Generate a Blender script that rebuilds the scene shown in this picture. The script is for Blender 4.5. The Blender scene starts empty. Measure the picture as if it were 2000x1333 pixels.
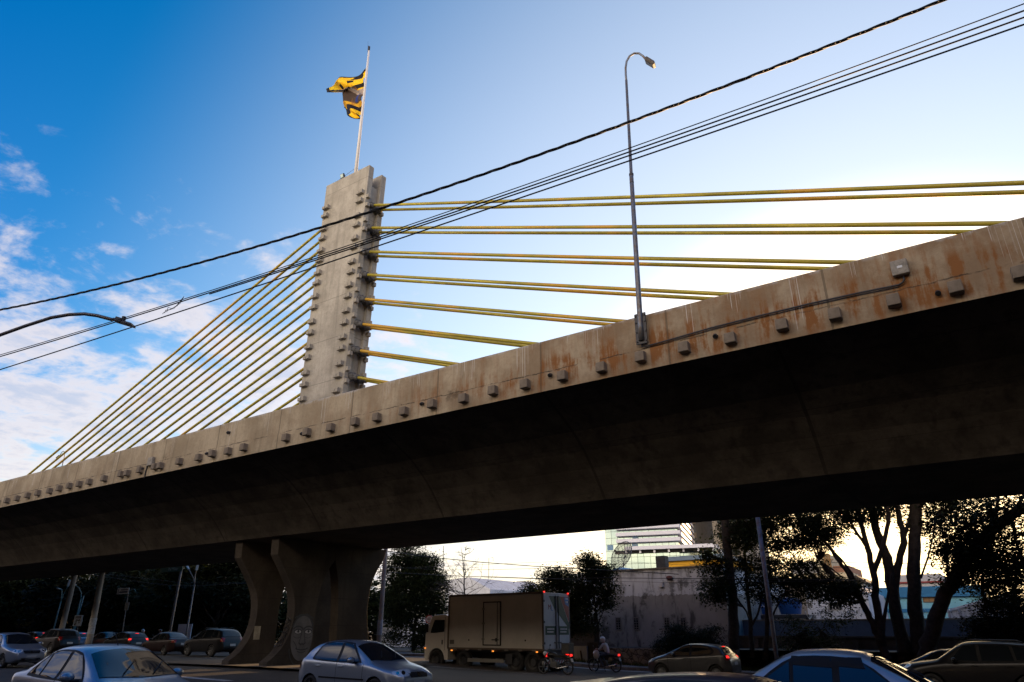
import bpy, bmesh, math, random
from mathutils import Vector, Matrix, Quaternion
from mathutils.bvhtree import BVHTree
R = math.radians
sc = bpy.context.scene
C = sc.collection

# ------------------------------------------------------------------ camera (world X runs along the bridge, Y away from the street side)
FPX, PITCH, YAW, EYE = 1333.0, R(23.0), R(34.3), 1.64
cd = bpy.data.cameras.new('camera'); cam = bpy.data.objects.new('camera', cd); C.objects.link(cam)
cam.location = (0, 0, EYE); cam.rotation_euler = (R(90) + PITCH, 0, YAW)
cd.sensor_width = 36.0; cd.lens = 24.0; cd.clip_start = 0.1; cd.clip_end = 5000
sc.camera = cam

# ------------------------------------------------------------------ sun, sky, exposure
SUN_EL, SUN_ROT = R(5.2), R(-5.5)
S = Vector((math.sin(SUN_ROT)*math.cos(SUN_EL), math.cos(SUN_ROT)*math.cos(SUN_EL), math.sin(SUN_EL)))
ld = bpy.data.lights.new('sun', 'SUN'); sun = bpy.data.objects.new('sun', ld); C.objects.link(sun)
ld.energy = 2.0; ld.angle = R(0.5); ld.color = (1.0, 0.62, 0.30)
sun.rotation_mode = 'QUATERNION'; sun.rotation_quaternion = S.to_track_quat('Z', 'Y'); sun.location = (0, 60, 60)

W = bpy.data.worlds.new('World'); sc.world = W; W.use_nodes = True
nt = W.node_tree; nt.nodes.clear()
def nd(t, ty, **kw):
    n = t.nodes.new(ty)
    for k, v in kw.items():
        if k == 'ins':
            for a, b in v.items(): n.inputs[a].default_value = b
        else: setattr(n, k, v)
    return n
def mth(t, op, a, b=None, c=None, clamp=False):
    n = t.nodes.new('ShaderNodeMath'); n.operation = op; n.use_clamp = clamp
    for i, v in enumerate((a, b, c)):
        if v is None: continue
        if isinstance(v, (int, float)): n.inputs[i].default_value = v
        else: t.links.new(v, n.inputs[i])
    return n.outputs[0]
def sstep(t, v, lo, hi):
    n = t.nodes.new('ShaderNodeMapRange'); n.interpolation_type = 'SMOOTHSTEP'
    t.links.new(v, n.inputs[0]); n.inputs[1].default_value = lo; n.inputs[2].default_value = hi
    return n.outputs[0]
def mixc(t, f, a, b, mode='MIX'):
    n = t.nodes.new('ShaderNodeMix'); n.data_type = 'RGBA'; n.blend_type = mode
    for i, v in ((0, f), (6, a), (7, b)):
        if isinstance(v, (int, float)): n.inputs[i].default_value = v
        elif isinstance(v, tuple): n.inputs[i].default_value = (*v, 1) if len(v) == 3 else v
        else: t.links.new(v, n.inputs[i])
    return n.outputs[2]
sky = nd(nt, 'ShaderNodeTexSky', sky_type='NISHITA', sun_disc=False, sun_elevation=SUN_EL, sun_rotation=SUN_ROT,
         altitude=600, air_density=1.0, dust_density=1.6, ozone_density=2.2)
tc = nd(nt, 'ShaderNodeTexCoord')
sp = nd(nt, 'ShaderNodeSeparateXYZ'); nt.links.new(tc.outputs['Generated'], sp.inputs[0])
# air: deep blue away from the sun, milky and almost white towards it
dt = nd(nt, 'ShaderNodeVectorMath', operation='DOT_PRODUCT'); nt.links.new(tc.outputs['Generated'], dt.inputs[0]); dt.inputs[1].default_value = S
near = sstep(nt, dt.outputs['Value'], 0.36, 1.0)
satv = mth(nt, 'SUBTRACT', 1.42, mth(nt, 'MULTIPLY', near, 0.45))
hs = nt.nodes.new('ShaderNodeHueSaturation'); nt.links.new(sky.outputs[0], hs.inputs['Color']); nt.links.new(satv, hs.inputs['Saturation'])
tint = mixc(nt, 1.0, hs.outputs[0], mixc(nt, sstep(nt, dt.outputs['Value'], -0.1, 0.62), (1.4, 0.80, 1.17), (1.02, 1.0, 1.04)), 'MULTIPLY')
hor = mth(nt, 'SUBTRACT', 1.0, sstep(nt, sp.outputs[2], 0.0, 0.30))
air = mixc(nt, mth(nt, 'MULTIPLY', near, 0.38), tint, (3.3, 3.4, 3.45))
air = mixc(nt, mth(nt, 'MULTIPLY', mth(nt, 'MULTIPLY', hor, sstep(nt, dt.outputs['Value'], -0.2, 0.75)), 0.93), air, (3.1, 2.75, 2.15))
halo = sstep(nt, dt.outputs['Value'], 0.88, 1.0)
air = mixc(nt, mth(nt, 'MULTIPLY', halo, 0.8), air, (10.0, 7.0, 3.4))
# clouds: a thin broken layer seen in perspective, thick low on the left, open to the right
den = mth(nt, 'ADD', mth(nt, 'MAXIMUM', sp.outputs[2], 0.0), 0.12)
cx = mth(nt, 'DIVIDE', sp.outputs[0], den); cy = mth(nt, 'DIVIDE', sp.outputs[1], den)
cb = nd(nt, 'ShaderNodeCombineXYZ'); nt.links.new(cx, cb.inputs[0]); nt.links.new(cy, cb.inputs[1])
n1 = nd(nt, 'ShaderNodeTexNoise', ins={'Scale': 5.2, 'Detail': 9.0, 'Roughness': 0.62, 'Distortion': 0.25}); nt.links.new(cb.outputs[0], n1.inputs['Vector'])
n2 = nd(nt, 'ShaderNodeTexNoise', ins={'Scale': 1.3, 'Detail': 3.0, 'Roughness': 0.5}); nt.links.new(cb.outputs[0], n2.inputs['Vector'])
low = mth(nt, 'SUBTRACT', 1.0, sstep(nt, sp.outputs[2], 0.20, 0.65))
west = sstep(nt, mth(nt, 'MULTIPLY', sp.outputs[0], -1.0), 0.50, 0.72)
cov = mth(nt, 'MULTIPLY', low, west)
n3 = nd(nt, 'ShaderNodeTexNoise', ins={'Scale': 13.0, 'Detail': 6.0, 'Roughness': 0.6, 'Distortion': 0.4}); nt.links.new(cb.outputs[0], n3.inputs['Vector'])
dev = mth(nt, 'ADD', mth(nt, 'MULTIPLY', mth(nt, 'SUBTRACT', n1.outputs[0], 0.5), 1.9), mth(nt, 'MULTIPLY', mth(nt, 'SUBTRACT', n2.outputs[0], 0.5), 0.7))
dev = mth(nt, 'ADD', dev, mth(nt, 'MULTIPLY', mth(nt, 'SUBTRACT', n3.outputs[0], 0.5), 0.55))
dsum = mth(nt, 'ADD', dev, mth(nt, 'MULTIPLY', cov, 0.84))
cl = mth(nt, 'MULTIPLY', sstep(nt, dsum, 0.32, 0.90), mth(nt, 'MULTIPLY', sstep(nt, cov, 0.03, 0.22), 0.80))
thick = sstep(nt, dsum, 0.62, 1.15)
ccol = mixc(nt, thick, (2.65, 2.30, 2.16), (1.65, 1.68, 1.95))
skyc = mixc(nt, cl, air, ccol)
# sunlit cloud bank low in the east, behind the viewer
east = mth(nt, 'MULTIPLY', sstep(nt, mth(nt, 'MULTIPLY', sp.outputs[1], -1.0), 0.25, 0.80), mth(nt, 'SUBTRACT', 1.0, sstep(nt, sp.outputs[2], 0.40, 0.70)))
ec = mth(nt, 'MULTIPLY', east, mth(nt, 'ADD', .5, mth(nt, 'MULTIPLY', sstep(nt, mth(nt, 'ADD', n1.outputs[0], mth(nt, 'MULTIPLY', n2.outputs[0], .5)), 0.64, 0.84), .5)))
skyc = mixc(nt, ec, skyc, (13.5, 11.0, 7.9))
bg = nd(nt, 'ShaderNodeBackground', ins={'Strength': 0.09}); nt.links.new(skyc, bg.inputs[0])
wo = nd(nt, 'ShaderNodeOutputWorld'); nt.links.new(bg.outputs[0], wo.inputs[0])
sc.view_settings.view_transform = 'Standard'; sc.view_settings.look = 'None'
sc.view_settings.exposure = 2.2; sc.view_settings.gamma = 1.0
sc.cycles.max_bounces = 6; sc.cycles.diffuse_bounces = 3; sc.cycles.use_denoising = True

# ------------------------------------------------------------------ layout helpers: where a direction seen from the street corner meets a real plane
def ray(px, py):
    c = px - 1000.0; v = 666.5 - py
    h = FPX*math.cos(PITCH) - v*math.sin(PITCH); u = FPX*math.sin(PITCH) + v*math.cos(PITCH)
    return Vector((math.cos(YAW)*c - math.sin(YAW)*h, math.sin(YAW)*c + math.cos(YAW)*h, u))
def onY(px, py, Y):
    d = ray(px, py); return Vector((0, 0, EYE)) + d*(Y/d.y)
def onX(px, py, X):
    d = ray(px, py); return Vector((0, 0, EYE)) + d*(X/d.x)
def onN(px, py, nx, ny, D):
    d = ray(px, py); return Vector((0, 0, EYE)) + d*(D/(d.x*nx + d.y*ny))
def sm(a, b, v):
    t = max(0.0, min(1.0, (v - a)/(b - a))); return t*t*(3 - 2*t)
def lerp(a, b, t): return a + (b - a)*t
def tab(keys, x):                                   # smooth table lookup
    if x <= keys[0][0]: return keys[0][1]
    for (a, u), (b, v) in zip(keys, keys[1:]):
        if x <= b: return lerp(u, v, (x - a)/(b - a))
    return keys[-1][1]
def G(X, Y):                                        # the street falls gently to the right
    g = max(-0.34, min(0.12, -0.011*(X + 16)))*sm(0.5, 6, Y)
    return g - 0.30*sm(24, 33, Y)*sm(-28, -17, X)

# ------------------------------------------------------------------ mesh builder
class MB:
    def __init__(s): s.v = []; s.f = []; s.m = []
    def add(s, vs, fs, m=0):
        o = len(s.v); s.v += [tuple(v) for v in vs]; s.f += [tuple(i + o for i in f) for f in fs]; s.m += [m]*len(fs); return s
    def box(s, c, d, rot=None, m=0, taper=1.0):
        vs = []
        for z in (-1, 1):
            k = taper if z > 0 else 1.0
            for x, y in ((-1, -1), (1, -1), (1, 1), (-1, 1)):
                p = Vector((x*d[0]/2*k, y*d[1]/2*k, z*d[2]/2))
                if rot is not None: p = rot @ p
                vs.append(p + Vector(c))
        return s.add(vs, [(3, 2, 1, 0), (4, 5, 6, 7), (0, 1, 5, 4), (1, 2, 6, 5), (2, 3, 7, 6), (3, 0, 4, 7)], m)
    def bx(s, x0, x1, y0, y1, z0, z1, m=0):
        return s.box(((x0+x1)/2, (y0+y1)/2, (z0+z1)/2), (x1-x0, y1-y0, z1-z0), m=m)
    def tube(s, pts, rad, n=8, cap=True, m=0):
        pts = [Vector(p) for p in pts]
        if not isinstance(rad, (list, tuple)): rad = [rad]*len(pts)
        vs = []; fs = []; ref = None
        for i, p in enumerate(pts):
            t = (pts[min(i+1, len(pts)-1)] - pts[max(i-1, 0)])
            t = t.normalized() if t.length > 1e-9 else Vector((0, 0, 1))
            if ref is None: ref = Vector((1, 0, 0)) if abs(t.x) < .9 else Vector((0, 1, 0))
            a = (ref - t*ref.dot(t))
            if a.length < 1e-4: a = t.orthogonal()
            a.normalize(); ref = a; b = t.cross(a)
            for k in range(n):
                w = 2*math.pi*k/n; vs.append(p + (a*math.cos(w) + b*math.sin(w))*rad[i])
        for i in range(len(pts)-1):
            for k in range(n):
                fs.append((i*n+k, i*n+(k+1) % n, (i+1)*n+(k+1) % n, (i+1)*n+k))
        if cap: fs += [tuple(range(n-1, -1, -1)), tuple((len(pts)-1)*n + k for k in range(n))]
        return s.add(vs, fs, m)
    def lathe(s, prof, c, axis, n=20, m=0):          # prof: (radius, height) along axis
        ax = Vector(axis).normalized(); a = ax.orthogonal().normalized(); b = ax.cross(a); c = Vector(c)
        vs = []; fs = []
        for r, h in prof:
            for k in range(n):
                w = 2*math.pi*k/n; vs.append(c + ax*h + (a*math.cos(w) + b*math.sin(w))*max(r, 1e-4))
        for i in range(len(prof)-1):
            for k in range(n): fs.append((i*n+k, i*n+(k+1) % n, (i+1)*n+(k+1) % n, (i+1)*n+k))
        return s.add(vs, fs, m)
    def prism(s, poly, f0, f1, m=0):                 # f0/f1 map a 2-D outline point to its two 3-D ends
        n = len(poly); vs = [f0(*p) for p in poly] + [f1(*p) for p in poly]
        fs = [tuple(range(n-1, -1, -1)), tuple(range(n, 2*n))] + [(i, (i+1) % n, n+(i+1) % n, n+i) for i in range(n)]
        return s.add(vs, fs, m)
    def ell(s, c, r, n=10, k=6, m=0, rot=None):
        vs = []; fs = []; c = Vector(c)
        for i in range(k+1):
            t = math.pi*i/k
            for j in range(n):
                w = 2*math.pi*j/n; p = Vector((r[0]*math.sin(t)*math.cos(w), r[1]*math.sin(t)*math.sin(w), r[2]*math.cos(t)))
                vs.append(c + (rot @ p if rot is not None else p))
        for i in range(k):
            for j in range(n): fs.append((i*n+j, (i+1)*n+j, (i+1)*n+(j+1) % n, i*n+(j+1) % n))
        return s.add(vs, fs, m)
    def build(s, name, mats, parent=None, smooth=False, bevel=0.0, loc=None, fix=True):
        me = bpy.data.meshes.new(name); me.from_pydata(s.v, [], s.f)
        ms = mats if isinstance(mats, (list, tuple)) else [mats]
        for m in ms: me.materials.append(m)
        if len(ms) > 1: me.polygons.foreach_set('material_index', s.m)
        if fix:
            bm = bmesh.new(); bm.from_mesh(me); bmesh.ops.recalc_face_normals(bm, faces=bm.faces); bm.to_mesh(me); bm.free()
        if smooth: me.polygons.foreach_set('use_smooth', [True]*len(me.polygons))
        o = bpy.data.objects.new(name, me); C.objects.link(o)
        if loc is not None: o.location = loc
        if parent is not None: o.parent = parent
        if bevel > 0:
            b = o.modifiers.new('bevel', 'BEVEL'); b.width = bevel; b.segments = 2; b.limit_method = 'ANGLE'; b.angle_limit = R(40)
        if smooth == 'auto':
            md = o.modifiers.new('wn', 'WEIGHTED_NORMAL') ; md.keep_sharp = True
        return o
def tag(o, label, cat, group=None):
    o['label'] = label; o['category'] = cat
    if group: o['group'] = group
    return o
def empty(name, loc, label, cat, group=None, rz=0.0):
    o = bpy.data.objects.new(name, None); C.objects.link(o); o.location = loc; o.rotation_euler = (0, 0, rz); o.empty_display_size = .2
    return tag(o, label, cat, group)
def kind(o, k='structure'): o['kind'] = k; return o
def copy_tree(o, parent=None):
    c = o.copy(); C.objects.link(c)
    if parent is not None: c.parent = parent
    for ch in list(o.children): copy_tree(ch, c)
    return c
def text_mesh(name, s, size, m, parent, mat4, depth=0.004, align='CENTER'):
    cu = bpy.data.curves.new(name, 'FONT'); cu.body = s; cu.size = size; cu.extrude = depth; cu.align_x = align; cu.align_y = 'CENTER'; cu.resolution_u = 2
    t = bpy.data.objects.new(name, cu); C.objects.link(t)
    dg = bpy.context.evaluated_depsgraph_get(); me = bpy.data.meshes.new_from_object(t.evaluated_get(dg))
    bpy.data.objects.remove(t); me.materials.clear(); me.materials.append(m); me.transform(mat4)
    o = bpy.data.objects.new(name, me); C.objects.link(o); o.parent = parent
    return o
FACE_S = Matrix.Rotation(R(90), 4, 'X')              # text standing up, read from -Y

# ------------------------------------------------------------------ materials
MC = {}
def mat(name, col, rough=0.7, metal=0.0, var=0.0, scale=4.0, emis=None, es=0.0, spec=0.5, coat=0.0, bump=0.0, bscale=40.0, col2=None, trans=0.0):
    if name in MC: return MC[name]
    m = bpy.data.materials.new(name); m.use_nodes = True; MC[name] = m
    t = m.node_tree; b = t.nodes['Principled BSDF']
    b.inputs['Base Color'].default_value = (*col, 1); b.inputs['Roughness'].default_value = rough; b.inputs['Metallic'].default_value = metal
    b.inputs['Specular IOR Level'].default_value = spec; b.inputs['Coat Weight'].default_value = coat; b.inputs['Coat Roughness'].default_value = 0.06
    if emis: b.inputs['Emission Color'].default_value = (*emis, 1); b.inputs['Emission Strength'].default_value = es
    if var > 0 or bump > 0:
        tcn = t.nodes.new('ShaderNodeTexCoord')
        if var > 0:
            n = nd(t, 'ShaderNodeTexNoise', ins={'Scale': scale, 'Detail': 6.0, 'Roughness': 0.65}); t.links.new(tcn.outputs['Object'], n.inputs['Vector'])
            c2 = col2 or tuple(x*(1-var) for x in col)
            t.links.new(mixc(t, sstep(t, n.outputs[0], 0.35, 0.68), col, c2), b.inputs['Base Color'])
            t.links.new(mth(t, 'ADD', mth(t, 'MULTIPLY', n.outputs[0], 0.3), rough - 0.15, clamp=True), b.inputs['Roughness'])
        if bump > 0:
            n = nd(t, 'ShaderNodeTexNoise', ins={'Scale': bscale, 'Detail': 4.0}); t.links.new(tcn.outputs['Object'], n.inputs['Vector'])
            bn = nd(t, 'ShaderNodeBump', ins={'Strength': bump, 'Distance': 0.02}); t.links.new(n.outputs[0], bn.inputs['Height']); t.links.new(bn.outputs[0], b.inputs['Normal'])
    return m
def noise(t, vec, scale, detail=5.0, rough=0.6, sx=None, dim='3D'):
    n = nd(t, 'ShaderNodeTexNoise', noise_dimensions=dim, ins={'Scale': scale, 'Detail': detail, 'Roughness': rough})
    if sx:
        mp = nd(t, 'ShaderNodeMapping', ins={'Scale': sx}); t.links.new(vec, mp.inputs[0]); vec = mp.outputs[0]
    t.links.new(vec, n.inputs['Vector']); return n.outputs[0]
def concrete(name, c1=(.30, .265, .225), c2=(.20, .175, .15), drip=False, rust=0.0, streak=0.5, seams=0.0, formwork=0.0, ztop=10.09, joint=None):
    m = bpy.data.materials.new(name); m.use_nodes = True; t = m.node_tree; b = t.nodes['Principled BSDF']
    b.inputs['Roughness'].default_value = 0.9; b.inputs['Specular IOR Level'].default_value = 0.25
    v = t.nodes.new('ShaderNodeTexCoord').outputs['Object']; sx = nd(t, 'ShaderNodeSeparateXYZ'); t.links.new(v, sx.inputs[0])
    big = noise(t, v, 0.7, 6); fine = noise(t, v, 9.0, 6, 0.7)
    col = mixc(t, sstep(t, big, 0.34, 0.66), c1, c2)
    col = mixc(t, mth(t, 'MULTIPLY', sstep(t, fine, 0.42, 0.75), 0.35), col, tuple(x*.55 for x in c2))
    if streak:                                        # rain-washed vertical streaks
        st = noise(t, v, 1.0, 5, 0.6, sx=(3.2, 3.2, 0.22))
        col = mixc(t, mth(t, 'MULTIPLY', sstep(t, st, 0.48, 0.72), streak), col, tuple(x*.45 for x in c2))
    if rust:
        rs = noise(t, v, 1.0, 6, 0.7, sx=(1.3, 1.3, 0.8)); r2 = noise(t, v, 1.0, 4, 0.6, sx=(5.5, 5.5, 0.5))
        rx = sstep(t, sx.outputs[0], -22.0, -4.0)
        col = mixc(t, mth(t, 'MULTIPLY', rx, mth(t, 'ADD', .25, mth(t, 'MULTIPLY', sstep(t, big, .4, .6), .35))), col, (.25, .155, .085))
        k = mth(t, 'MULTIPLY', sstep(t, mth(t, 'ADD', mth(t, 'MULTIPLY', rs, .55), mth(t, 'MULTIPLY', r2, .45)), 0.46, 0.62), mth(t, 'ADD', mth(t, 'MULTIPLY', rx, rust), 0.10))
        if joint is not None: k = mth(t, 'MULTIPLY', k, mth(t, 'SUBTRACT', 1.15, mth(t, 'MULTIPLY', sstep(t, mth(t, 'ABSOLUTE', mth(t, 'SUBTRACT', sx.outputs[2], joint)), .15, .75), .8)))
        col = mixc(t, k, col, (.26, .115, .04))
    if joint is not None:                             # ragged, stained construction joint
        wv = mth(t, 'MULTIPLY', mth(t, 'SUBTRACT', noise(t, v, 2.6, 6, .75), .5), .16)
        dj = mth(t, 'ABSOLUTE', mth(t, 'SUBTRACT', mth(t, 'ADD', sx.outputs[2], wv), joint))
        k = mth(t, 'MULTIPLY', mth(t, 'SUBTRACT', 1.0, sstep(t, dj, .006, .035)), sstep(t, noise(t, v, 1.7, 5, .7), .40, .56))
        col = mixc(t, mth(t, 'MULTIPLY', k, .85), col, (.045, .036, .028))
        k = mth(t, 'MULTIPLY', sstep(t, noise(t, v, .55, 6, .75), .60, .70), mth(t, 'SUBTRACT', 1.0, sstep(t, dj, .05, .42)))
        col = mixc(t, mth(t, 'MULTIPLY', k, .6), col, (.075, .055, .035))
    if drip:                                          # white lime runs from the top edge
        d1 = noise(t, sx.outputs[0], 0, 2) if False else None
        cbx = nd(t, 'ShaderNodeCombineXYZ'); t.links.new(sx.outputs[0], cbx.inputs[0])
        a = noise(t, cbx.outputs[0], 24.0, 3, 0.8); g = noise(t, cbx.outputs[0], 0.85, 2, 0.5); l = noise(t, cbx.outputs[0], 6.0, 2, 0.6)
        down = mth(t, 'SUBTRACT', ztop, sx.outputs[2])
        ln = mth(t, 'MULTIPLY', mth(t, 'MULTIPLY', sstep(t, g, 0.46, 0.68), l), 2.4)
        inside = sstep(t, mth(t, 'SUBTRACT', ln, down), 0.0, 0.16)
        k = mth(t, 'MULTIPLY', mth(t, 'MULTIPLY', sstep(t, a, 0.545, 0.61), inside), 0.8)
        col = mixc(t, k, col, (.74, .72, .68))
        cap = mth(t, 'MULTIPLY', sstep(t, mth(t, 'SUBTRACT', 0.13, down), 0.0, 0.1), sstep(t, noise(t, v, 3.5, 4), 0.46, 0.6))
        col = mixc(t, mth(t, 'MULTIPLY', cap, .55), col, (.5, .49, .47))
    if seams:
        w = mth(t, 'ABSOLUTE', mth(t, 'SUBTRACT', mth(t, 'FRACT', mth(t, 'DIVIDE', sx.outputs[0], seams)), 0.5))
        col = mixc(t, mth(t, 'MULTIPLY', mth(t, 'LESS_THAN', w, 0.007), 0.6), col, tuple(x*.3 for x in c2))
    if formwork:
        w = mth(t, 'ABSOLUTE', mth(t, 'SUBTRACT', mth(t, 'FRACT', mth(t, 'DIVIDE', sx.outputs[2], formwork)), 0.5))
        col = mixc(t, mth(t, 'MULTIPLY', mth(t, 'LESS_THAN', w, 0.009), 0.45), col, tuple(x*.4 for x in c2))
    t.links.new(col, b.inputs['Base Color'])
    bn = nd(t, 'ShaderNodeBump', ins={'Strength': 0.35, 'Distance': 0.03}); t.links.new(noise(t, v, 14.0, 8, 0.7), bn.inputs['Height']); t.links.new(bn.outputs[0], b.inputs['Normal'])
    return m
# ------------------------------------------------------------------ the bridge
CON_B = concrete('concrete_block', (.34, .285, .22), (.22, .18, .135), streak=.3)
CON_F = concrete('concrete_fascia', (.50, .415, .29), (.34, .272, .18), drip=True, rust=1.45, streak=.4, seams=4.2, joint=9.03)
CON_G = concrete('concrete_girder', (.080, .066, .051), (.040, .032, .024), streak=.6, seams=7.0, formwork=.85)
CON_P = concrete('concrete_pylon', (.40, .375, .33), (.28, .26, .225), streak=.35, formwork=2.6)
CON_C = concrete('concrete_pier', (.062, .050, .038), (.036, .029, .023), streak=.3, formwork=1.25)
CON_D = concrete('concrete_deck_top', (.20, .19, .18), (.15, .14, .13), streak=0)
STEEL = mat('galvanised_steel', (.17, .19, .22), .5, .6, var=.4, scale=6, col2=(.16, .12, .09))
DKST = mat('dark_steel', (.05, .05, .055), .5, .5)
ANCH = mat('anchor_casting', (.10, .10, .105), .7, .3, var=.4, scale=8)
BLACK = mat('black_rubber', (.012, .012, .013), .8)
def stay_mat():
    m = bpy.data.materials.new('stay_sheath'); m.use_nodes = True; t = m.node_tree; b = t.nodes['Principled BSDF']
    v = t.nodes.new('ShaderNodeTexCoord').outputs['Object']; s = nd(t, 'ShaderNodeSeparateXYZ'); t.links.new(v, s.inputs[0])
    # helical bead wound round the sheath
    h = mth(t, 'FRACT', mth(t, 'ADD', mth(t, 'MULTIPLY', s.outputs[0], 0.85), mth(t, 'MULTIPLY', mth(t, 'ADD', s.outputs[1], s.outputs[2]), 2.2)))
    col = mixc(t, mth(t, 'LESS_THAN', h, 0.14), (.30, .25, .016), (.50, .42, .05))
    col = mixc(t, mth(t, 'MULTIPLY', sstep(t, noise(t, v, 1.2, 4), .42, .7), .55), col, (.20, .165, .02))
    col = mixc(t, mth(t, 'MULTIPLY', sstep(t, noise(t, v, .16, 4, .6), .52, .62), .75), col, (.52, .27, .02))   # orange sunlit patches painted into the sheath colour
    t.links.new(col, b.inputs['Base Color']); b.inputs['Roughness'].default_value = .5
    return m
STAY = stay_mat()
B = empty('cable_stayed_bridge', (0, 0, 0), 'long raised concrete road bridge with one tall pylon and pairs of yellow stay cables', 'bridge')
YN, YF, ZF, ZT, ZG = 17.0, 31.7, 8.44, 10.09, 5.70
X0, X1 = -150.0, 60.0
def strip(mb, sec, x0, x1, n, closed=True, m=0):
    vs = []; fs = []; k = len(sec)
    for i in range(n+1):
        x = lerp(x0, x1, i/n)
        vs += [(x, y, z) for y, z in sec]
    for i in range(n):
        for j in range(k if closed else k-1): fs.append((i*k+j, i*k+(j+1) % k, (i+1)*k+(j+1) % k, (i+1)*k+j))
    if closed: fs += [tuple(range(k)), tuple(n*k+j for j in range(k-1, -1, -1))]
    return mb.add(vs, fs, m)
mid = (YN + YF)/2
half = [(YN+.03, ZF), (YN+1.0, 8.02), (YN+1.9, 7.58), (YN+2.6, 7.10), (YN+3.15, 6.62), (YN+3.55, 6.18), (YN+3.80, 5.88), (20.93, ZG)]
sec = half + [(2*mid - y, z) for y, z in reversed(half)] + [(YF-.03, 8.95), (YN+.03, 8.95)]
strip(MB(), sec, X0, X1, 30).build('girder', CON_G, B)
deck = MB(); deck.bx(X0, X1, YN+.36, YF-.36, 8.953, 9.0); deck.build('deck', CON_D, B)
def parapet(y, s):
    prof = [(y, ZF-.004), (y, ZT-.03), (y+s*.03, ZT), (y+s*.20, ZT), (y+s*.22, ZT-.03), (y+s*.35, 9.2), (y+s*.35, 8.96), (y+s*.029, 8.96), (y+s*.029, ZF-.004)]
    return prof
strip(MB(), parapet(YN, 1), X0, X1, 40).build('parapet', CON_F, B)
strip(MB(), parapet(YF, -1), X0, X1, 40).build('parapet', CON_F, B)
ledge = MB(); ledge.bx(X0, X1, YN-.022, YN-.002, 8.40, 9.03)     # the lower band stands a little proud
ledge.build('edge_beam', CON_F, B, bevel=.006)
# anchor blocks along the edge beam
pxs = [(45,490),(125,473),(205,457),(285,443),(378,420),(453,402),(530,387),(608,367),(688,348),(805,323),(937,293),(985,280),(1085,255),(1200,233),(1245,222),(1393,190),(1545,155),(1652,130),(1775,105),(1898,75)]
bl = [(x/4, 860+y/4) for x, y in pxs]
bl += [(500+x/2.857, 760+y/2.857) for x, y in [(163,285),(280,257),(413,231),(550,195),(672,166),(823,130),(980,98),(1155,62),(1320,25)]]
bl += [(1025,754),(1098,738),(1174,720),(1251,700),(1336,683),(1426,661),(1528,641),(1631,617),(1745,588),(1866,562),(1990,531)]
rg = random.Random(4)
xs = sorted(onY(x, y, 16.85).x for x, y in bl)
xs = [xs[0]-1.3*(i+1) for i in range(6)][::-1] + xs + [xs[-1]+1.35*(i+1) for i in range(8)]
b0 = MB(); b0.box((0, -.11, 0), (.29, .24, .29), taper=.93)
proto = b0.build('anchor_block', CON_B, B, bevel=.02)
for i, x in enumerate(xs):
    o = proto if i == 0 else proto.copy()
    if i: C.objects.link(o); o.parent = B
    o.location = (x, YN-.022, 8.74 + rg.uniform(-.03, .03)); o.rotation_euler = (0, rg.uniform(-.02, .02), 0)
for (x, y) in [(1398,657), (1832,573), (826,789), (592,847), (280,916), (406,886), (1076,733), (448,845)]:
    p = onY(x, y, YN-.03); d = MB(); d.tube([(0, .1, 0), (0, -.06, -.01), (0, -.10, -.05)], .06, 10); d.build('drain_spout', DKST, B, loc=p)
# junction boxes and the conduit between the lamp and the box
pj = onY(1757, 524, YN-.08); j = MB(); j.box((0, 0, 0), (.36, .15, .38)); jb = j.build('junction_box', mat('box_grey', (.34, .31, .26), .7, var=.4, scale=9), B, bevel=.02, loc=pj)
l = MB(); l.bx(-.05, .06, -.082, -.078, -.03, .03); l.build('nameplate', mat('aluminium_plate', (.4, .42, .45), .5, .6), jb)
pj2 = onY(295, 902, YN-.08); j = MB(); j.box((0, 0, 0), (.42, .15, .4)); j.build('junction_box', MC['box_grey'], B, bevel=.02, loc=pj2)
c0 = onY(1256, 668, YN-.05); c1 = onY(1258, 681, YN-.05)
cp = [onY(x, y, YN-.06) for x, y in [(1254,664),(1254,678),(1262,677),(1310,663.5),(1390,640.5),(1480,618),(1580,594),(1680,572),(1735,561),(1755,557),(1763,552),(1766,546),(1764,541)]]
MB().tube(cp, .024, 8).build('conduit', DKST, B, smooth=True)
MB().tube([pj2 + Vector((-.24, 0, .1)), pj2 + Vector((-.3, .02, -.2)), pj2 + Vector((-.36, .03, -.75))], .03, 8).build('conduit', DKST, B)
# pylon: two leaves with a recessed web between, studded with anchor blocks
py = MB(); ZP0, ZP1, = 8.9, 28.15
def quadbox(mb, xl0, xr0, xl1, xr1, y0, y1, z0, z1):
    vs = [(xl0,y0,z0),(xr0,y0,z0),(xr0,y1,z0),(xl0,y1,z0),(xl1,y0,z1),(xr1,y0,z1),(xr1,y1,z1),(xl1,y1,z1)]
    mb.add(vs, [(3,2,1,0),(4,5,6,7),(0,1,5,4),(1,2,6,5),(2,3,7,6),(3,0,4,7)])
quadbox(py, -30.62, -27.22, -30.64, -26.74, 23.6, 24.0, ZP0, ZP1)
quadbox(py, -30.62, -27.30, -30.64, -26.82, 24.75, 25.15, ZP0, ZP1)
quadbox(py, -30.40, -27.52, -30.42, -27.05, 24.002, 24.748, ZP0, ZP1-1.1)
PY = py.build('pylon', CON_P, B, bevel=.025)
xr = lambda z: lerp(-27.22, -26.74, (z-ZP0)/(ZP1-ZP0))
yl = [285,328,397,445,508,560,625,677,748,805,880,937,1012,1067,1147,1208,1283]
zl = [onY(560+lerp(212, 85, (y-285)/1000)/2.667, 300+y/2.667, 23.55).z for y in yl]
zr = [onY(560+lerp(372, 255, (y-215)/1025)/2.667, 300+y/2.667, 23.55).z for y in [215,258,335,382,450,497,572,625,693,750,825,887,963,1020,1100,1162,1240]]
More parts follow.
